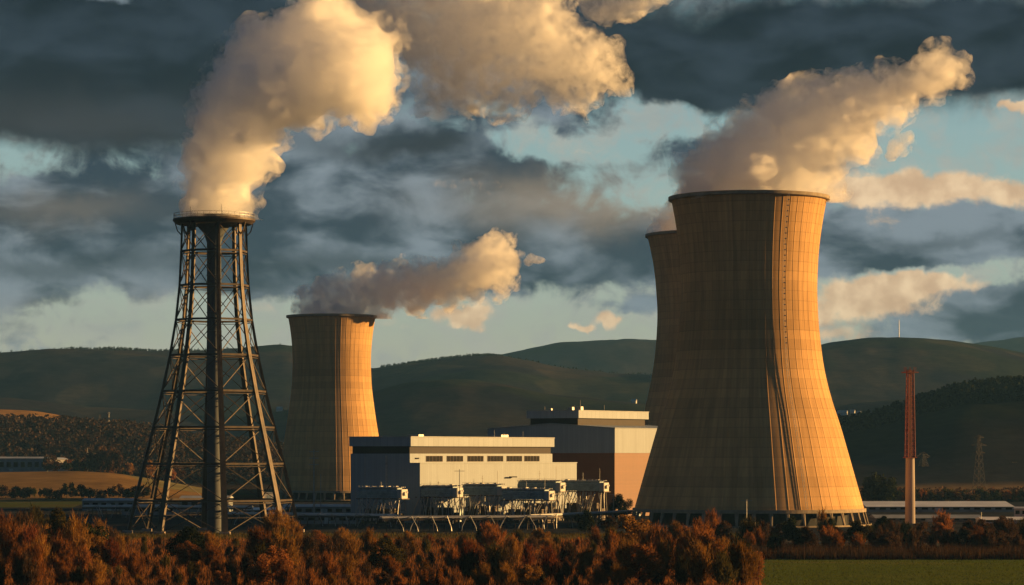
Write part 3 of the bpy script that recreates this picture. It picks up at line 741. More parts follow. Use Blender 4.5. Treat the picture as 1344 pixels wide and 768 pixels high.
# ------------------------------------------------------------------ low sheds
SHEDS = []
def shed(name, px0, px1, D, pytop, dep, label, rz=0.0, wall=M_roof, roof=M_roof, win=0, cat='shed', group=None, door=True):
    loc = at(px0, D); w = gx(px1, D) - gx(px0, D); h = CAMH + (HOR - pytop) * D / F - tzz(px0, D)
    root = empty(name, (loc.x, loc.y, tzz(px0, D)), rz, label, cat, group)
    h = max(h, 2.2)
    MB().box(0, w, 0, dep, -1.0, h - .5).build('wall', wall, root)
    r = MB(); r.add([(-.5, -.6, h - .5), (w + .5, -.6, h - .5), (w + .5, dep + .6, h - .5), (-.5, dep + .6, h - .5), (-.5, dep * .5, h + dep * .035), (w + .5, dep * .5, h + dep * .035)],
                  [(0, 1, 5, 4), (2, 3, 4, 5), (1, 2, 5), (3, 0, 4), (0, 3, 2, 1)]); r.build('roof', roof, root)
    n = max(0, win)
    for k in range(n):
        x = w * (k + .5) / n; f = MB().box(x - w / n * .3, x + w / n * .3, -.1, .02, h * .4, h * .72).build('window', M_dark, root)
    if door: MB().box(w * .46, w * .46 + min(3.5, w * .1), -.14, .02, 0, min(h * .7, 4)).build('door', M_blue, root)
    return root
def tzz(px, D): return tz(px, D) if D > 1900 else 0.0
G = 'low sheds around the yard'
M_sheet = mat('grey_blue_sheet', (0.22, 0.25, 0.27), 0.6, 0, 0.15, 0.2)  # even grey-blue sheet for shed walls and some roofs
M_white_roof = mat('white_roof', (0.60, 0.62, 0.63), 0.55, 0, 0.1, 0.05)
shed('storage_shed', 372, 478, 1460, 664, 22, 'long low grey shed at the foot of the small cooling tower, left of the hall', 0, M_sheet, M_roof, 8, group=G)
shed('storage_shed', 318, 372, 1420, 668, 18, 'low grey shed seen between the right legs of the lattice tower', 0, M_sheet, M_white_roof, 4, group=G)
shed('storage_shed', 236, 300, 1560, 653, 24, 'flat grey shed framed by the middle legs of the lattice tower', 0, M_sheet, M_roof, 5, group=G)
shed('storage_shed', 108, 176, 1600, 656, 20, 'grey shed left of the lattice tower beside the meadow', 0, M_sheet, M_roof, 6, group=G)
shed('storage_shed', 160, 230, 1480, 664, 16, 'small dark shed behind the left foot of the lattice tower', 0, M_sheet, M_roof, 4, group=G)
shed('storage_shed', 388, 470, 1290, 676, 12, 'lowest shed in front of the small cooling tower, behind the pipe rack', 0, M_sheet, M_white_roof, 6, group=G)
shed('warehouse', 1138, 1331, 1560, 664, 60, 'long warehouse with a pale roof right of the largest cooling tower', 0, M_sheet, M_white_roof, 14, 'warehouse')
shed('warehouse', 1150, 1290, 1330, 680, 26, 'low dark warehouse in front of the long pale roof, behind the red and white stack', 0, mat('dark_sheet', (0.10, 0.11, 0.12), 0.7), M_sheet, 10, 'warehouse')
shed('warehouse', 1290, 1420, 1290, 681, 20, 'low pale warehouse cut by the right edge of the photo', 0, M_white, M_white_roof, 6, 'warehouse')
shed('gatehouse', 1331, 1349, 1400, 666, 9, 'small white box building at the right edge above the warehouse roofs', R(-20), M_white, M_white, 2, 'gatehouse')
shed('farm_building', -30, 62, 2620, 601, 30, 'grey flat farm building on the slope at the left edge', 0, M_sheet, M_roof, 10, 'farm building')
shed('farm_building', 63, 91, 2625, 602, 26, 'short sunlit end block of the farm building on the slope', R(30), M_white, M_white_roof, 3, 'farm building')
# boxes on the tower leg's foot
def equipment_box(px, py, D, w, h, label):
    p = at(px, D); z = CAMH + (HOR - py) * D / F
    root = empty('control_cabin', p, R(20), label, 'cabin')
    MB().box(-w / 2, w / 2, -w / 2, w / 2, z - h, z).build('wall', M_white, root)
    MB().box(-w / 2 - .3, w / 2 + .3, -w / 2 - .3, w / 2 + .3, z, z + .3).build('roof', M_roof, root)
    MB().box(-w * .2, w * .1, -w / 2 - .05, -w / 2, z - h * .8, z - h * .2).build('door', M_blue, root)
    s = MB()
    for x in (-w / 2 + .3, w / 2 - .3):
        for y in (-w / 2 + .3, w / 2 - .3): s.tube((x, y, 0), (x, y, z - h), 0.2, n=4)
    s.build('stilts', M_steel, root)
equipment_box(352, 647, 1290, 5.2, 5.0, 'pale cabin on stilts behind the right leg of the lattice tower')

# ------------------------------------------------------------------ masts, stack, pylons
def stack():
    D = 1300; p = at(1194.5, D); root = empty('stack', p, R(20), 'slim red and white stack with a lattice upper half, right of the largest cooling tower', 'stack')
    m = D / F; zt = CAMH + (HOR - 486) * m; zm = CAMH + (HOR - 600) * m
    MB().lathe([(2.35, 0), (2.0, zm)], 24).build('lower_shaft', M_pale, root, True)
    u = MB(); n = 16
    for k in range(4):
        a = math.pi / 4 + k * math.pi / 2
        u.path([(2.5 * math.cos(a) * (1 - .32 * t), 2.5 * math.sin(a) * (1 - .32 * t), zm + (zt - zm) * t) for t in (0, .5, 1)], 0.22, 4)
    for i in range(n):
        t0, t1 = i / n, (i + 1) / n
        for k in range(4):
            a, b = math.pi / 4 + k * math.pi / 2, math.pi / 4 + (k + 1) * math.pi / 2
            f = lambda t: 2.5 * (1 - .32 * t)
            P_ = lambda a, t: (f(t) * math.cos(a), f(t) * math.sin(a), zm + (zt - zm) * t)
            u.tube(P_(a, t0), P_(b, t1), 0.12, n=4); u.tube(P_(b, t0), P_(a, t1), 0.12, n=4); u.tube(P_(a, t1), P_(b, t1), 0.14, n=4)
    u.build('lattice', M_red, root)
    MB().lathe([(0.4, zm), (0.4, zt)], 16).build('inner_pipe', mat('dull_red', (0.12, 0.04, 0.03), 0.7), root, True)
    MB().box(-2.9, 2.9, -2.9, 2.9, zt - 1.2, zt - .8).box(-2.4, 2.4, -2.4, 2.4, zm - .4, zm).build('platform', M_red, root)
    for k in range(8):
        a = k * math.pi / 4 + .2; MB().tube((2.7 * math.cos(a), 2.7 * math.sin(a), zt - 1), (2.7 * math.cos(a), 2.7 * math.sin(a), zt + 1.4), 0.1, n=4).build('aerial', M_red, root)
stack()
def pole(px, D, pytop, r, label, arm=0, cat='mast', name='mast', group=None, m=M_galv, z0=None):
    z0 = tzz(px, D) if z0 is None else z0
    p = at(px, D, z=z0); zt = CAMH + (HOR - pytop) * D / F - z0
    root = empty(name, p, 0, label, cat, group)
    MB().tube((0, 0, 0), (0, 0, zt), r, r * .6, n=8).build('shaft', m, root)
    if arm:
        a = MB()
        for k in range(arm): a.tube((-2.2, 0, zt * (0.97 - k * .09)), (2.2, 0, zt * (0.97 - k * .09)), r * .6, n=4)
        a.build('crossarm', m, root)
    return root
pole(412, 1330, 590, 0.42, 'tall slim grey mast standing before the small cooling tower', 3)
pole(421, 1400, 622, 0.2, 'thin short mast right of the tall one before the small cooling tower')
pole(467, 1250, 640, 0.16, 'thin pole at the left corner of the leftmost condenser', 0)
pole(603, 1215, 616, 0.2, 'thin lamp post rising between the second and third condensers', 1, 'lamp post', 'lamp_post')
pole(805, 1290, 648, 0.22, 'short post in front of the brown brick wall right of the last condenser', 1, 'lamp post', 'lamp_post')
pole(980, 1170, 656, 0.18, 'thin pale mast rising in front of the foot of the largest cooling tower', 1)
pole(1288, 1260, 672, 0.14, 'small thin mast above the warehouse roofs at the right', 0)
def pylon(px, D, pytop, label, w=6, z0=None, m=M_galv, group='pylons and lattice masts in the valley', arms=True, cat='pylon'):
    z0 = tzz(px, D); h = CAMH + (HOR - pytop) * D / F - z0
    root = empty('pylon', (gx(px, D), D, z0), R(25), label, cat, group)
    b = MB(); n = 8
    P_ = lambda k, t: Vector((w / 2 * (1 - .82 * t) * (1 if k in (0, 3) else -1), w / 2 * (1 - .82 * t) * (1 if k < 2 else -1), h * t))
    for k in range(4): b.tube(P_(k, 0), P_(k, 1), 0.22, .16, n=4)
    for i in range(n):
        for k in range(4):
            b.tube(P_(k, i / n), P_((k + 1) % 4, (i + 1) / n), 0.12, n=4); b.tube(P_((k + 1) % 4, i / n), P_(k, (i + 1) / n), 0.12, n=4)
    b.build('lattice_body', m, root)
    if arms:
        a = MB()
        for t, l in ((.97, 4.5), (.84, 7), (.71, 5.5)):
            a.tube((-l, 0, h * t), (l, 0, h * t), 0.2, n=4); a.tube((-l, 0, h * t), (0, 0, h * t + 2), 0.14, n=4); a.tube((l, 0, h * t), (0, 0, h * t + 2), 0.14, n=4)
        a.build('crossarm', m, root)
    return root
M_rust = mat('weathered_steel', (0.06, 0.05, 0.042), 0.7, 0.2, 0.15, 0.5)
pylon(1285, 2250, 572, 'tall lattice pylon in the valley right of the red and white stack', 8, m=M_rust)
pylon(1212, 2500, 596, 'shorter lattice pylon just right of the red and white stack', 7, m=M_rust)
pylon(1329, 2500, 618, 'smallest lattice pylon near the right edge of the photo', 6, m=M_rust)
pylon(131, 3300, 544, 'squat lattice mast on the wooded ridge at the left', 7, m=M_rust, arms=False, cat='lattice mast')
pole(143, 3300, 541, 0.5, 'slender mast right beside the squat lattice mast on the left ridge', 1)
pole(1180, 6190, 420, 0.9, 'distant transmitter mast on top of the hill at the right', 0, 'mast')
pole(115, 2700, 588, 0.25, 'tiny pale pole among the trees above the left field')

# small far houses
def cottage(px, D, w, label, s=1):
    z = tzz(px, D)
    root = empty('cottage', (gx(px, D), D, z), R(-20), label, 'house', 'white houses on the hillsides')
    MB().box(-w / 2, w / 2, -w / 3, w / 3, -3, w * .45).build('wall', M_white, root)
    MB().add([(-w * .55, -w * .38, w * .45), (w * .55, -w * .38, w * .45), (w * .55, w * .38, w * .45), (-w * .55, w * .38, w * .45), (-w * .55, 0, w * .8), (w * .55, 0, w * .8)], [(0, 1, 5, 4), (2, 3, 4, 5), (1, 2, 5), (3, 0, 4)]).build('roof', M_roof, root)
cottage(367, 4450, 9, 'lone white house on the hillside between the lattice tower and the small cooling tower')
for k, (px, D, w) in enumerate(((1096, 4300, 8), (1102, 4350, 6), (1108, 4300, 9), (1119, 4330, 7), (1127, 4300, 6))):
    cottage(px, D, w, ['leftmost', 'second', 'middle', 'fourth', 'rightmost'][k] + ' white house of the hamlet on the hillside right of the largest cooling tower')
cottage(832, 4400, 8, 'white house on the far hillside between the stepped building and the hidden cooling tower')

# ------------------------------------------------------------------ steam plumes
def remesh(me, vox, smooth_it=2):
    tmp = bpy.data.objects.new('tmp', me); COL.objects.link(tmp)
    md = tmp.modifiers.new('r', 'REMESH'); md.mode = 'VOXEL'; md.voxel_size = vox
    if smooth_it:
        s_ = tmp.modifiers.new('s', 'SMOOTH'); s_.factor = .5; s_.iterations = smooth_it
    dg = bpy.context.evaluated_depsgraph_get(); me2 = bpy.data.meshes.new_from_object(tmp.evaluated_get(dg))
    COL.objects.unlink(tmp); bpy.data.objects.remove(tmp)
    return me2
def displace(me, fn):
    n = len(me.vertices); co = np.empty(n * 3, np.float32); no = np.empty(n * 3, np.float32)
    me.vertices.foreach_get('co', co); me.vertices.foreach_get('normal', no); co = co.reshape(-1, 3); no = no.reshape(-1, 3)
    d = np.array([fn(Vector(p)) for p in co.tolist()], np.float32)
    me.vertices.foreach_set('co', (co + no * d[:, None]).reshape(-1)); me.update()
def plume(name, D, blobs_, label, vox, mat_, seed, disp=1.0, sub=6, clip_z=None, halo=1.0):
    """spheres along the plume -> puffs on their skin -> one voxel surface -> round billows; a thin veil of steam round it"""
    import bmesh
    rnd = random.Random(seed); m = D / F
    cx = at(blobs_[0][0], D); base = Vector((cx.x, D, CAMH + (HOR - blobs_[0][1]) * m))
    big = max(b_[2] for b_ in blobs_) * m
    balls = []
    for b_ in blobs_:
        px, py, r = b_[:3]; dy = b_[3] * m if len(b_) > 3 else 0.0
        c = Vector((gx(px, D), D + dy, CAMH + (HOR - py) * m)); R0 = r * m
        balls.append((c, R0 * .80))
        for k in range(int(sub * 2.4) if r > 18 else sub):
            d = Vector((rnd.gauss(0, 1), rnd.gauss(0, 1), rnd.gauss(0, 1))).normalized()
            rr_ = R0 * rnd.uniform(.30, .52); cc = c + d * (R0 * .98 - rr_ * rnd.uniform(.55, .8)); balls.append((cc, rr_))
            for q in range(5):
                d2 = (d * .8 + Vector((rnd.gauss(0, .7), rnd.gauss(0, .7), rnd.gauss(0, .7)))).normalized(); balls.append((cc + d2 * rr_ * .9, rr_ * rnd.uniform(.28, .45)))
    def surface(scale, grow):
        bm = bmesh.new(); bmesh.ops.create_icosphere(bm, subdivisions=2, radius=1.0)
        uv_ = np.array([v.co[:] for v in bm.verts], np.float32); uf = np.array([[v.index for v in f.verts] for f in bm.faces], np.int64); bm.free()
        cs = np.array([(c - base)[:] for c, r in balls], np.float32); rs_ = np.array([max(.2, r * scale + grow) for c, r in balls], np.float32)
        V = (uv_[None] * rs_[:, None, None] + cs[:, None]).reshape(-1, 3)
        Fs = (uf[None] + (np.arange(len(balls)) * len(uv_))[:, None, None]).reshape(-1, 3)
        me = bpy.data.meshes.new('steam'); me.from_pydata(V.tolist(), [], Fs.tolist()); me.update(); return me
    me2 = remesh(surface(1, 0), vox * 1.1, 1)
    sd = Vector((seed * 3.1, 0, 0))
    def billow(p, L, a):
        w = Vector((noise.noise(p / L), noise.noise(p / L + Vector((9, 0, 0))), noise.noise(p / L + Vector((0, 9, 0))))) * .35
        f = noise.voronoi(p / L + w + sd)[0][0]
        return a * (.42 - f * f * 1.1)
    L0 = min(17.0, big * .85)
    def fine(p):
        s, a, L = 0.0, 1.0, L0 * .8
        for o in range(4):
            s += a * (abs(noise.noise(p / L + sd)) - .22); a *= .56; L *= .48
        return s * L0 * .55 * disp
    displace(me2, fine)
    me2 = remesh(me2, vox, 0)
    def finish(me, nm, mt, lift):
        if clip_z is not None:
            n = len(me.vertices); co = np.empty(n * 3, np.float32); me.vertices.foreach_get('co', co); co = co.reshape(-1, 3)
            co[:, 2] = np.maximum(co[:, 2], clip_z + lift - base.z); me.vertices.foreach_set('co', co.reshape(-1)); me.update()
        me.name = nm; me.materials.clear(); me.materials.append(mt); me.polygons.foreach_set('use_smooth', [True] * len(me.polygons))
        o = bpy.data.objects.new(nm, me); COL.objects.link(o); return o
    root = empty(name, base, 0, label, 'steam plume')
    c = finish(me2, 'steam_body', mat_, 0.0); c.parent = root
    if halo:
        mh_ = remesh(surface(1.02, big * .045 * halo), vox * 1.4, 1)
        displace(mh_, lambda p: noise.fractal(p / (L0 * .5) + sd, 1.0, 2.0, 4) * L0 * .5 + .06 * L0)
        mh_ = remesh(mh_, vox * 1.2, 2)
        h = finish(mh_, 'thin_steam_edge', V_edge, 0.15); h.parent = root
    return root
V_dense = volume_mat('steam', 0.40, (1.0, 1.0, 1.0), 0.4)
V_big = volume_mat('bright_steam', 0.26, (1.0, 1.0, 1.0), 0.55)
V_far = volume_mat('thinning_steam', 0.085, (1.0, 1.0, 1.0), 0.5)
V_wisp = volume_mat('wispy_steam', 0.06, (1.0, 1.0, 1.0), 0.3)
def billowy(mt, scale, lo, hi, base_d, amp, rate):
    N = NT(mt.node_tree); mt.cycles.homogeneous_volume = False; mt.cycles.volume_step_rate = rate
    co = N.n('ShaderNodeTexCoord').outputs['Object']
    w = N.noise(co, scale * 1.2, 2, 0.5).outputs['Color']
    co = N.v('ADD', co, N.v('SCALE', N.v('SUBTRACT', w, (.5, .5, .5)))); co.node.inputs[1].links[0].from_node.inputs['Scale'].default_value = 5.0
    n1 = N.n('ShaderNodeTexVoronoi', feature='F1'); N.put(n1.inputs['Vector'], co); n1.inputs['Scale'].default_value = scale; n1.inputs['Detail'].default_value = 2.0; n1.inputs['Roughness'].default_value = .6
    d = N.m('SUBTRACT', 1.0, n1.outputs['Distance'])
    pv = [x for x in mt.node_tree.nodes if x.type == 'PRINCIPLED_VOLUME'][0]
    N.put(pv.inputs['Density'], N.m('MULTIPLY_ADD', N.step(d, lo, hi), amp, base_d))
V_small = volume_mat('far_bright_steam', 0.26, (1.0, 1.0, 1.0), 0.6)
billowy(V_dense, 0.075, 0.14, 0.62, 0.12, 0.75, 0.25)
billowy(V_big, 0.070, 0.14, 0.62, 0.06, 0.34, 0.25)
billowy(V_small, 0.06, 0.14, 0.62, 0.05, 0.20, 0.3)
billowy(V_far, 0.055, 0.22, 0.66, 0.02, 0.42, 0.3)
V_edge = volume_mat('edge_steam', 0.03, (1.0, 1.0, 1.0), 0.4)
N = NT(V_edge.node_tree); V_edge.cycles.homogeneous_volume = False; V_edge.cycles.volume_step_rate = 0.35
_n = N.noise(N.n('ShaderNodeTexCoord').outputs['Object'], 0.16, 4, 0.65, 0.6).outputs[0]
_p = [x for x in V_edge.node_tree.nodes if x.type == 'PRINCIPLED_VOLUME'][0]
N.put(_p.inputs['Density'], N.m('MULTIPLY', N.step(_n, 0.46, 0.66), 0.14))
PL = True
if PL:
    plume('steam_plume', 1145, [(282, 272, 40), (284, 250, 43), (288, 225, 46), (296, 200, 50), (304, 172, 52, 5), (320, 145, 56), (345, 118, 58, -12), (372, 95, 60, 10), (345, 78, 52, 25), (400, 120, 55, -15), (425, 75, 62, 10), (392, 48, 48, 20), (455, 110, 50, -10),
          (470, 60, 52, 10), (482, 132, 34, -10), (500, 95, 28), (430, 30, 40, 10), (350, 50, 26, 10), (345, 210, 22, -10)],
          'thick white steam plume rising and bending right from the lattice tower', 1.3, V_dense, 3, clip_z=126.3)
    plume('steam_plume', 1420, [(560, 20, 60), (520, 5, 50), (590, 70, 66), (650, 45, 74), (620, 100, 48), (700, 60, 62), (665, 112, 38), (575, 118, 28), (745, 90, 46), (780, 78, 38), (755, 125, 24), (800, 95, 24), (600, -20, 60), (500, -10, 40), (690, 5, 40), (680, 135, 18)],
          'broad drifting steam cloud at the top of the photo, right of the lattice tower plume', 1.6, V_far, 5)
    plume('steam_wisp', 1430, [(790, 15, 20), (815, 8, 22), (840, 2, 20), (770, 0, 18), (865, -8, 18)], 'thin steam wisp at the top edge right of the broad drifting steam cloud', 1.2, V_wisp, 8)
    plume('steam_plume', 1989, [(437, 412, 42), (440, 402, 30), (460, 393, 32), (485, 383, 34), (515, 380, 32), (545, 378, 31), (575, 372, 30), (605, 362, 32), (635, 345, 34), (655, 330, 26), (652, 362, 24), (668, 345, 18), (525, 355, 15), (590, 390, 14)],
          'small steam plume blowing right from the distant cooling tower', 1.4, V_small, 11, clip_z=126.5, sub=5)
    plume('steam_wisp', 1989, [(695, 341, 8), (704, 341, 7), (712, 342, 4)], 'tiny loose puff at the tip of the small plume', 0.8, V_wisp, 12)
    plume('steam_plume', 1273, [(978, 250, 80), (935, 245, 44), (1030, 245, 52), (960, 215, 46), (1000, 200, 56), (1040, 190, 58), (1010, 170, 38), (1070, 165, 52), (1060, 135, 34), (1100, 150, 46), (1130, 135, 42), (1120, 175, 36), (1160, 125, 32), (1185, 115, 30), (1212, 102, 26), (1240, 90, 26), (1170, 155, 18), (1085, 225, 28), (1090, 250, 16), (965, 195, 18)],
          'large cream steam plume streaming up to the right from the largest cooling tower', 1.3, V_big, 21, clip_z=143.8)
    plume('steam_wisp', 1300, [(1178, 190, 14), (1190, 182, 12), (1170, 205, 9), (1185, 200, 9)], 'detached steam wisp under the right end of the large cream plume', 0.9, V_wisp, 22)
    plume('steam_plume', 1700, [(905, 298, 38), (890, 290, 26), (925, 285, 40), (880, 302, 22), (960, 290, 50), (940, 260, 40)], 'pale steam peeking out between the hidden tower rim and the largest tower', 1.6, V_small, 31, clip_z=160.5)

# ------------------------------------------------------------------ vegetation
LEAF = {
    'rust':  foliage_mat('rust_leaves', (0.30, 0.115, 0.03), (0.15, 0.062, 0.02)),
    'amber': foliage_mat('amber_leaves', (0.30, 0.15, 0.03), (0.15, 0.075, 0.018)),
    'olive': foliage_mat('olive_leaves', (0.10, 0.075, 0.018), (0.04, 0.036, 0.012)),
    'dark':  foliage_mat('dark_green_leaves', (0.035, 0.042, 0.015), (0.014, 0.019, 0.008), 0.2),
    'red':   foliage_mat('red_leaves', (0.22, 0.065, 0.02), (0.10, 0.03, 0.012)),
    'brown': foliage_mat('brown_twigs', (0.11, 0.06, 0.03), (0.05, 0.032, 0.018), 0.2),
}
def tree_meshes(seed, h, w, kind, leaves, leaf=0.34, brush=True):
    """trunk with limbs; crown of upswept twig slivers and leaf faces spread through its volume"""
    rnd = random.Random(seed); tr = MB(); cr = MB()
    ntr = 1 if not brush else 3
    tips = []
    for t in range(ntr):
        a = rnd.uniform(0, 6.28); s = Vector((math.cos(a), math.sin(a), 0)) * w * (.06 if ntr > 1 else 0)
        top = Vector((s.x * 3 + rnd.uniform(-.1, .1) * w, s.y * 3 + rnd.uniform(-.1, .1) * w, h * rnd.uniform(.72, .9)))
        tr.path([s, s.lerp(top, .5) + Vector((rnd.uniform(-.3, .3), rnd.uniform(-.3, .3), 0)), top], [h * .018, h * .011, h * .004], 5)
        for k in range(9):
            u = rnd.uniform(.15, .8); p = s.lerp(top, u); b = rnd.uniform(0, 6.28); ln = w * rnd.uniform(.3, .52) * (1.15 - u * .6)
            q = p + Vector((math.cos(b) * ln, math.sin(b) * ln, h * rnd.uniform(.12, .26)))
            tr.path([p, p.lerp(q, .5) + Vector((0, 0, -.2)), q], [h * .006, h * .004, h * .002], 4, False); tips.append(q)
    # clump centres make an uneven outline with gaps
    cl = [(t + Vector((rnd.uniform(-.5, .5), rnd.uniform(-.5, .5), rnd.uniform(-.4, .8))), rnd.uniform(.13, .24) * w) for t in tips]
    for k in range(26):
        a = rnd.uniform(0, 6.28); r = w * .42 * math.sqrt(rnd.random()); z = h * rnd.uniform(.22, .92); sc = math.sin(min(1, (1.05 - z / h) * 1.8) * math.pi / 2)
        cl.append((Vector((math.cos(a) * r * sc, math.sin(a) * r * sc, z)), rnd.uniform(.07, .17) * w))
    tot = sum(c[1] ** 2 for c in cl)
    V, Fc = cr.v, cr.f
    for c, r in cl:
        for k in range(int(leaves * r * r / tot)):
            d = Vector((rnd.gauss(0, 1), rnd.gauss(0, 1), rnd.gauss(0, 1))).normalized() * r * (rnd.random() ** .4)
            p = c + Vector((d.x, d.y, d.z * 1.25))
            if p.z < .3: p.z = rnd.uniform(.2, 1.2)
            n = len(V)
            if brush and rnd.random() < .55:
                up = Vector((p.x * .25 + rnd.gauss(0, .25), p.y * .25 + rnd.gauss(0, .25), 1)); up = up.normalized() * rnd.uniform(.7, 1.5)
                sd = Vector((rnd.gauss(0, 1), rnd.gauss(0, 1), 0)).normalized() * rnd.uniform(.05, .11)
                V.extend([tuple(p - sd), tuple(p + sd), tuple(p + up)]); Fc.append((n, n + 1, n + 2))
            else:
                a_ = Vector((rnd.gauss(0, 1), rnd.gauss(0, 1), rnd.gauss(0, 1))).normalized() * leaf * rnd.uniform(.5, 1.1)
                b_ = a_.cross(Vector((rnd.gauss(0, 1), rnd.gauss(0, 1), rnd.gauss(0, 1)))).normalized() * leaf * rnd.uniform(.4, .8)
                V.extend([tuple(p - a_), tuple(p + b_), tuple(p + a_), tuple(p - b_)]); Fc.append((n, n + 1, n + 2, n + 3))
    return tr.mesh('trunk', M_bark), cr.mesh('crown', LEAF[kind])
def shrub_meshes(seed, h, w, kind, faces):
    """many-stemmed thicket tree: stems fan up from the base, fine twigs and small leaves along them"""
    rnd = random.Random(seed); tr = MB(); cr = MB(); V, Fc = cr.v, cr.f
    stems = []
    for k in range(46):
        a = rnd.uniform(0, 6.283); t = min(1, abs(rnd.gauss(0, .55))); ln = h * rnd.uniform(.52, 1.04) * (1 - .28 * t * t)
        b = Vector((math.cos(a), math.sin(a), 0)); reach = w * .5 * t
        stems.append((b, reach, ln, Vector((rnd.gauss(0, .3), rnd.gauss(0, .3), 0))))
        if k < 16: tr.path([(0, 0, 0), b * reach * .35 + Vector((0, 0, ln * .35)), b * reach * .8 + Vector((0, 0, ln * .8))], [h * .009, h * .006, h * .002], 4, False)
    for _ in range(faces):
        b, reach, ln, off = rnd.choice(stems); u = .14 + .86 * rnd.random() ** .8
        c = b * reach * (u ** .75) + off * u + Vector((0, 0, ln * u)); s_ = .16 + .34 * math.sin(math.pi * min(1, u * .95))
        p = c + Vector((rnd.gauss(0, s_), rnd.gauss(0, s_), rnd.gauss(0, .3))); n = len(V)
        if rnd.random() < .6:
            up = (b * .35 * (reach / (w * .5)) + Vector((rnd.gauss(0, .28), rnd.gauss(0, .28), 1))).normalized() * rnd.uniform(.9, 2.0)
            sd = Vector((rnd.gauss(0, 1), rnd.gauss(0, 1), 0)).normalized() * rnd.uniform(.05, .11)
            V.extend([tuple(p - sd), tuple(p + sd), tuple(p + up)]); Fc.append((n, n + 1, n + 2))
        else:
            a_ = Vector((rnd.gauss(0, 1), rnd.gauss(0, 1), rnd.gauss(0, 1))).normalized() * rnd.uniform(.10, .22)
            b_ = a_.cross(Vector((rnd.gauss(0, 1), rnd.gauss(0, 1), rnd.gauss(0, 1)))).normalized() * rnd.uniform(.08, .18)
            V.extend([tuple(p - a_), tuple(p + b_), tuple(p + a_), tuple(p - b_)]); Fc.append((n, n + 1, n + 2, n + 3))
    return tr.mesh('trunk', M_bark), cr.mesh('crown', LEAF[kind])
def recolour(me, kind):
    c = me.copy(); c.materials.clear(); c.materials.append(LEAF[kind]); return c
SH = {}
for i in range(5): SH['brush', i] = shrub_meshes(100 + i, 10, (7.5, 6.2, 8.2, 6.8, 5.6)[i], 'rust', (7500, 6500, 8000, 3800, 3000)[i])
for i in range(3): SH['round', i] = tree_meshes(200 + i, 10, 8.5, 'rust', 8000, .26, False)
for i in range(3): SH['far', i] = tree_meshes(300 + i, 10, 9, 'rust', 900, .7, False)
LEAF['winter'] = foliage_mat('winter_wood', (0.060, 0.040, 0.024), (0.028, 0.022, 0.017), 0.2)
COLR = {}
def meshes(shape, i, kind):
    k = (shape, i, kind)
    if k not in COLR: COLR[k] = (SH[shape, i][0], recolour(SH[shape, i][1], kind))
    return COLR[k]
TREES = []
def plant(px, D, h, kind, shape, zone, name='autumn_tree', wide=1.0, rnd=random.Random(99), z=None):
    """queue a tree; objects and labels are made later, when all of them are known"""
    TREES.append(dict(px=px, D=D, h=h, kind=kind, shape=shape, i=rnd.randrange(5 if shape == 'brush' else 3), zone=zone, name=name, wide=wide, rz=rnd.uniform(0, 6.28), z=tzz(px, D) if z is None else z))

rt = random.Random(42)
# foreground thicket: rows from the frame's bottom to the yard. tree-top row by column limits the height
TOP = [(-40, 690), (20, 680), (60, 668), (105, 672), (145, 690), (165, 712), (220, 712), (250, 690), (275, 705), (320, 706), (345, 685), (370, 676), (395, 690), (420, 702), (450, 692), (490, 706), (560, 704), (590, 708), (620, 694), (660, 694), (700, 694), (760, 704), (800, 688), (850, 682), (890, 694), (920, 676), (960, 684), (1000, 690), (1040, 684), (1060, 700)]
def top_row(px): return interp(px, TOP)
def add_row(D, x0, x1, step, spread, zone, dy=0, hmax=15):
    px = x0
    while px < x1:
        d = D + rt.uniform(-spread, spread); q = px + rt.uniform(-.3, .3) * step
        low = 26 if zone == 'front' and (55 < q < 165 or 232 < q < 268) else 0     # lower scrub in front of the round green trees
        want = top_row(q) + dy + low + rt.gauss(3, 9)
        h = CAMH - (want - HOR) * d / F
        h = max(4.0, min(hmax, h)) * rt.uniform(.86, 1.0)
        kind = rt.choices(['rust', 'amber', 'olive', 'brown', 'dark', 'red'], [38, 28, 15, 16, 2, 1])[0]
        plant(q, d, h, kind, 'brush' if rt.random() < .93 else 'round', zone, 'autumn_tree' if kind != 'dark' else 'dark_tree', rt.uniform(.9, 1.25), rt)
        px += step * rt.uniform(.8, 1.2)
add_row(655, -25, 998, 27, 8, 'front', 44)
add_row(700, -25, 985, 26, 10, 'front', 24)
add_row(775, -25, 965, 25, 14, 'middle', 11)
add_row(860, -25, 945, 26, 16, 'middle', 4)
add_row(960, -25, 905, 24, 18, 'back', 0)
# singled-out ones
for (px, D, h, k, s, w) in ((75, 800, 15.5, 'olive', 'round', 1.0), (112, 780, 12.5, 'dark', 'round', 1.1), (42, 760, 12.0, 'red', 'brush', 1.0), (250, 800, 11.0, 'dark', 'round', 1.0), (828, 830, 13.5, 'amber', 'round', 1.2), (612, 720, 9.5, 'red', 'brush', 1.0), (505, 740, 9.5, 'olive', 'round', 1.1), (770, 1110, 9.5, 'dark', 'round', 1.0), (800, 1120, 7.0, 'brown', 'round', 1.2), (935, 1010, 11.5, 'rust', 'brush', 1.0), (365, 930, 12.5, 'amber', 'brush', 1.2)):
    plant(px, D, h, k, s, 'lone', 'autumn_tree' if k != 'dark' else 'dark_tree', w, rt)
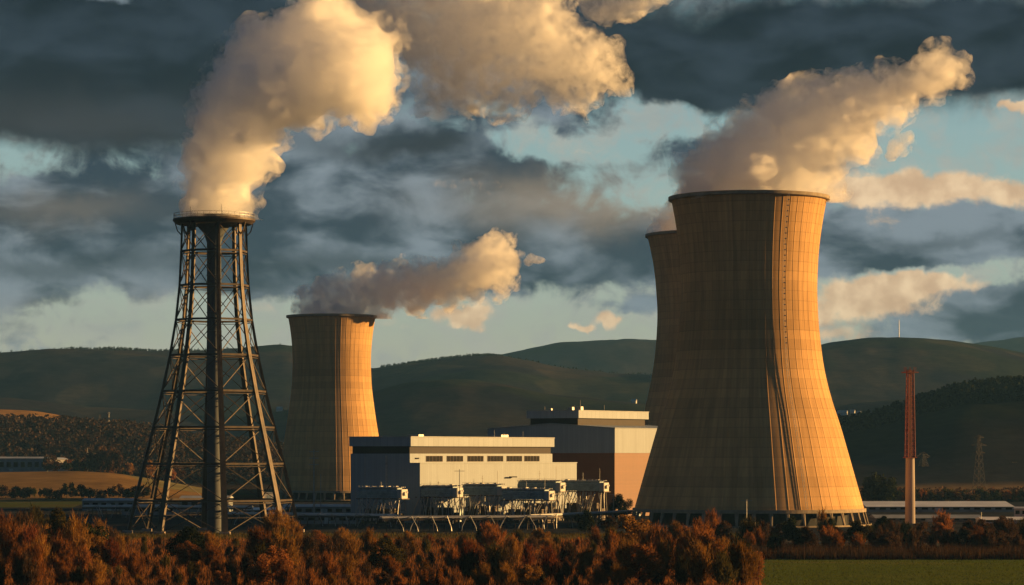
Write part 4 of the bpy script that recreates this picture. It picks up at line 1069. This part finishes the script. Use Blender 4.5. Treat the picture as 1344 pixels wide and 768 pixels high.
# hedge at the right, beyond the grass field
px = 930
while px < 1365:
    for D, hm in ((905, 7.5), (965, 9.5)):
        k = rt.choices(['brown', 'rust', 'dark', 'olive'], [45, 22, 22, 11])[0]
        plant(px + rt.uniform(-8, 8), D + rt.uniform(-14, 14), hm * rt.uniform(.72, 1.12), k, 'brush' if rt.random() < .6 else 'round', 'hedge', 'hedge_tree', rt.uniform(.9, 1.2), rt)
    px += 21 * rt.uniform(.8, 1.2)
plant(1080, 1080, 10.5, 'amber', 'brush', 'hedge', 'hedge_tree', 1.0, rt); plant(1318, 950, 9.5, 'brown', 'brush', 'hedge', 'hedge_tree', 1.1, rt); plant(1236, 1020, 11.0, 'rust', 'brush', 'hedge', 'hedge_tree', 1.2, rt); plant(1160, 1010, 9.5, 'dark', 'round', 'hedge', 'hedge_tree', 1.0, rt)
# tree belt beyond the warehouses, right
px = 1120
while px < 1375:
    D = rt.uniform(1860, 1960)
    plant(px, D, rt.uniform(5.5, 11), rt.choices(['brown', 'dark', 'olive', 'rust'], [40, 30, 20, 10])[0], 'far', 'belt', 'belt_tree', rt.uniform(.9, 1.2), rt)
    px += rt.uniform(6, 10)
for (px, h) in ((1152, 19), (1162, 17), (1144, 15)): plant(px, 1800, h, 'dark', 'far', 'belt', 'belt_tree', 1.0, rt)
# dark row along the foot of the left field
px = -15
while px < 190:
    plant(px, rt.uniform(1955, 2010), rt.uniform(6.5, 11), rt.choices(['dark', 'brown'], [75, 25])[0], 'far', 'fieldrow', 'field_tree', rt.uniform(1.0, 1.3), rt); px += rt.uniform(9, 14)
# trees around the farm building
for k in range(34):
    px = rt.uniform(60, 235); D = rt.uniform(2560, 2680)
    plant(px, D, rt.uniform(9, 17), rt.choices(['brown', 'rust', 'amber', 'dark'], [45, 25, 15, 15])[0], 'far', 'farm', 'slope_tree', rt.uniform(.8, 1.1), rt)
for (px, h) in ((142, 24), (150, 21), (118, 17), (126, 16)): plant(px, 2560, h, 'brown', 'far', 'farm', 'slope_tree', .8, rt)
plant(812, 1330, 12.5, 'dark', 'round', 'lone', 'dark_tree', 1.0, rt)

# labels that single out: kind + zone + landmark, then the order from left to right
LM = [(-60, 60, 'at the left edge'), (60, 150, 'left of the lattice tower'), (150, 230, 'under the lattice tower, left'), (230, 320, 'under the lattice tower, middle'), (320, 400, 'under the lattice tower, right'),
      (400, 460, 'below the small cooling tower'), (460, 550, 'below the leftmost condenser'), (550, 640, 'below the first windows'), (640, 740, 'below the lowest condenser'), (740, 835, 'below the brick wall'),
      (835, 900, 'below the largest tower, left'), (900, 1010, 'below the largest tower, middle'), (1010, 1110, 'below the largest tower, right'), (1110, 1180, 'left of the stack'), (1180, 1260, 'around the stack'), (1260, 1420, 'at the right edge')]
KW = {'rust': 'rust orange', 'amber': 'amber yellow', 'olive': 'olive brown', 'dark': 'dark green', 'red': 'deep red', 'brown': 'bare brown'}
ZW = {'front': 'nearest scrub row', 'middle': 'middle of thicket', 'back': 'far edge of thicket', 'lone': 'standing out of thicket', 'hedge': 'hedge behind grass field', 'belt': 'belt beyond warehouses', 'fieldrow': 'row under golden field', 'farm': 'by the farm building'}
GW = {'front': 'autumn trees of the foreground thicket', 'middle': 'autumn trees of the foreground thicket', 'back': 'autumn trees of the foreground thicket', 'lone': 'autumn trees of the foreground thicket', 'hedge': 'hedge trees behind the grass field', 'belt': 'trees beyond the warehouses', 'fieldrow': 'row of trees under the field', 'farm': 'trees by the farm building'}
ORD = ['first', 'second', 'third', 'fourth', 'fifth', 'sixth', 'seventh', 'eighth', 'ninth', 'tenth', 'eleventh', 'twelfth', 'thirteenth', 'fourteenth', 'fifteenth', 'sixteenth', 'seventeenth', 'eighteenth', 'nineteenth', 'twentieth']
buckets = {}
for t in TREES:
    lm = next((w for a, b, w in LM if a <= t['px'] < b), 'at the right edge')
    t['base'] = (KW[t['kind']], ZW[t['zone']], lm); buckets.setdefault(t['base'], []).append(t)
for b, ts in buckets.items():
    ts.sort(key=lambda t: t['px'])
    for i, t in enumerate(ts):
        t['label'] = '%s tree, %s, %s' % b if len(ts) == 1 else '%s %s tree from left, %s, %s' % (ORD[min(i, 19)], *b)
for t in TREES:
    tm, cm = meshes(t['shape'], t['i'], t['kind'])
    root = bpy.data.objects.new(t['name'], None); COL.objects.link(root)
    root.location = (gx(t['px'], t['D']), t['D'], t['z'] - .1); s = t['h'] / 10.0; root.scale = (s * t['wide'], s * t['wide'], s); root.rotation_euler = (0, 0, t['rz'])
    tag(root, t['label'], 'tree', GW[t['zone']])
    for nm, me_ in (('trunk', tm), ('crown', cm)):
        o = bpy.data.objects.new(nm, me_); COL.objects.link(o); o.parent = root

# undergrowth: nobody could count it
def tufts(name, region, n, hrange, kindmat, seed, wid=(.06, .14), spread=.25, density=None):
    rnd = random.Random(seed); b = MB(); V, Fc = b.v, b.f
    for _ in range(n):
        px, D = region(rnd); x = gx(px, D); h = rnd.uniform(*hrange)
        if density: 
            q = noise.noise(Vector((x / 7, D / 16, seed)))
            if q < density - .5 * rnd.random(): continue
            h *= (1 + .7 * q)
        z = tzz(px, D); a = rnd.uniform(0, 3.14); w = rnd.uniform(*wid); dx, dy = math.cos(a) * w, math.sin(a) * w
        n0 = len(V); V.extend([(x - dx, D - dy, z), (x + dx, D + dy, z), (x + rnd.gauss(0, spread) * h, D + rnd.gauss(0, spread) * h, z + h)]); Fc.append((n0, n0 + 1, n0 + 2))
    return tag(b.build(name, kindmat), kind='stuff')
def gd_rand(r, a, b): return 1 / r.uniform(1 / b, 1 / a)
def scrub_at(r):
    while True:
        px, D = r.uniform(-40, 1010), gd_rand(r, 640, 1030)
        if px < 1002 - 62 * min(1, (D - 640) / 210) + 26 * noise.noise(Vector((D / 9, 0, 3))) + r.gauss(0, 4): return px, D
tag(tufts('undergrowth', scrub_at, 60000, (0.8, 2.4), LEAF['rust'], 5, (.08, .2), .2), 'tangled rusty scrub covering the ground between the foreground trees', 'scrub')
tag(tufts('dark_undergrowth', scrub_at, 40000, (0.8, 2.2), LEAF['brown'], 6, (.08, .2), .25), 'dark brown twiggy ground cover under the foreground trees', 'scrub')
tag(tufts('reeds', lambda r: (r.uniform(935, 1370), gd_rand(r, 845, 925)), 26000, (1.0, 3.6), LEAF['brown'], 9, (.07, .16), .12, .05), 'strip of brown reeds along the far edge of the grass field', 'reeds')
tag(tufts('grass_tufts', lambda r: (r.uniform(940, 1400), gd_rand(r, 640, 853)), 26000, (.15, .55), foliage_mat('field_grass', (0.10, 0.13, 0.025), (0.06, 0.075, 0.02)), 19, (.05, .13), .5, .0), 'short rough grass tufts across the green field', 'grass')
tag(tufts('verge_grass', lambda r: (r.uniform(-40, 1000), gd_rand(r, 1030, 1120)), 16000, (.5, 1.6), LEAF['olive'], 14, (.1, .2), .2), 'rough verge grass between the thicket and the yard', 'grass')

# far woods read as one mass
def wood(name, spots, kinds, label, seed, hr=(6, 12), conif=False):
    rnd = random.Random(seed); b = MB(); V, Fc = b.v, b.f
    for (px, D) in spots(rnd):
        x, z = gx(px, D), tzz(px, D); h = rnd.uniform(*hr); w = h * (.28 if conif else .42)
        for k in range(26 if not conif else 20):
            u = rnd.random(); zz_ = z + h * (.1 + .9 * u); rr_ = w * ((1 - u) if conif else math.sqrt(max(0, 1 - (2 * u - 1) ** 2)) * .9 + .1)
            a = rnd.uniform(0, 6.28); q = Vector((x + math.cos(a) * rr_, D + math.sin(a) * rr_, zz_)); s = h * rnd.uniform(.08, .17)
            a1 = Vector((rnd.gauss(0, 1), rnd.gauss(0, 1), rnd.gauss(0, 1))).normalized() * s; b1 = a1.cross(Vector((rnd.gauss(0, 1), rnd.gauss(0, 1), rnd.gauss(0, 1)))).normalized() * s
            n0 = len(V); V.extend([tuple(q - a1), tuple(q + b1), tuple(q + a1), tuple(q - b1)]); Fc.append((n0, n0 + 1, n0 + 2, n0 + 3))
        n0 = len(V); V.extend([(x - w * .5, D, z - 1), (x + w * .5, D, z - 1), (x + w * .35, D, z + h * .6), (x - w * .35, D, z + h * .6)]); Fc.append((n0, n0 + 1, n0 + 2, n0 + 3))
    return tag(b.build(name, kinds), label, 'wood', kind='stuff')
wood('hillside_wood', lambda r: [(r.uniform(-60, 520), gd_rand(r, 2680, 3150)) for _ in range(2200)], LEAF['winter'], 'brown leafless wood covering the low slope at the left', 61)
wood('hillside_wood', lambda r: [(r.uniform(-60, 300), gd_rand(r, 2700, 3000)) for _ in range(110)], LEAF['brown'], 'rusty larch patches mixed into the left slope wood', 62, (7, 13))
wood('conifer_wood', lambda r: [(r.uniform(1060, 1420), r.uniform(2850, 3080)) for _ in range(1700)], LEAF['dark'], 'dark conifer wood along the ridge of the right hill', 63, (8, 15), True)
wood('ridge_wood', lambda r: [(r.choice((r.uniform(80, 300), r.uniform(500, 660), r.uniform(500, 660), r.uniform(0, 900))), r.uniform(6080, 6230)) for _ in range(1100)], LEAF['dark'], 'thin line of trees on the crest of the far hills', 64, (2.5, 5.5))
wood('valley_wood', lambda r: [(r.uniform(1120, 1400), r.uniform(3050, 3200) * .66) for _ in range(260)], LEAF['brown'], 'brown woodland strip behind the tree belt at the right', 65, (4, 8))
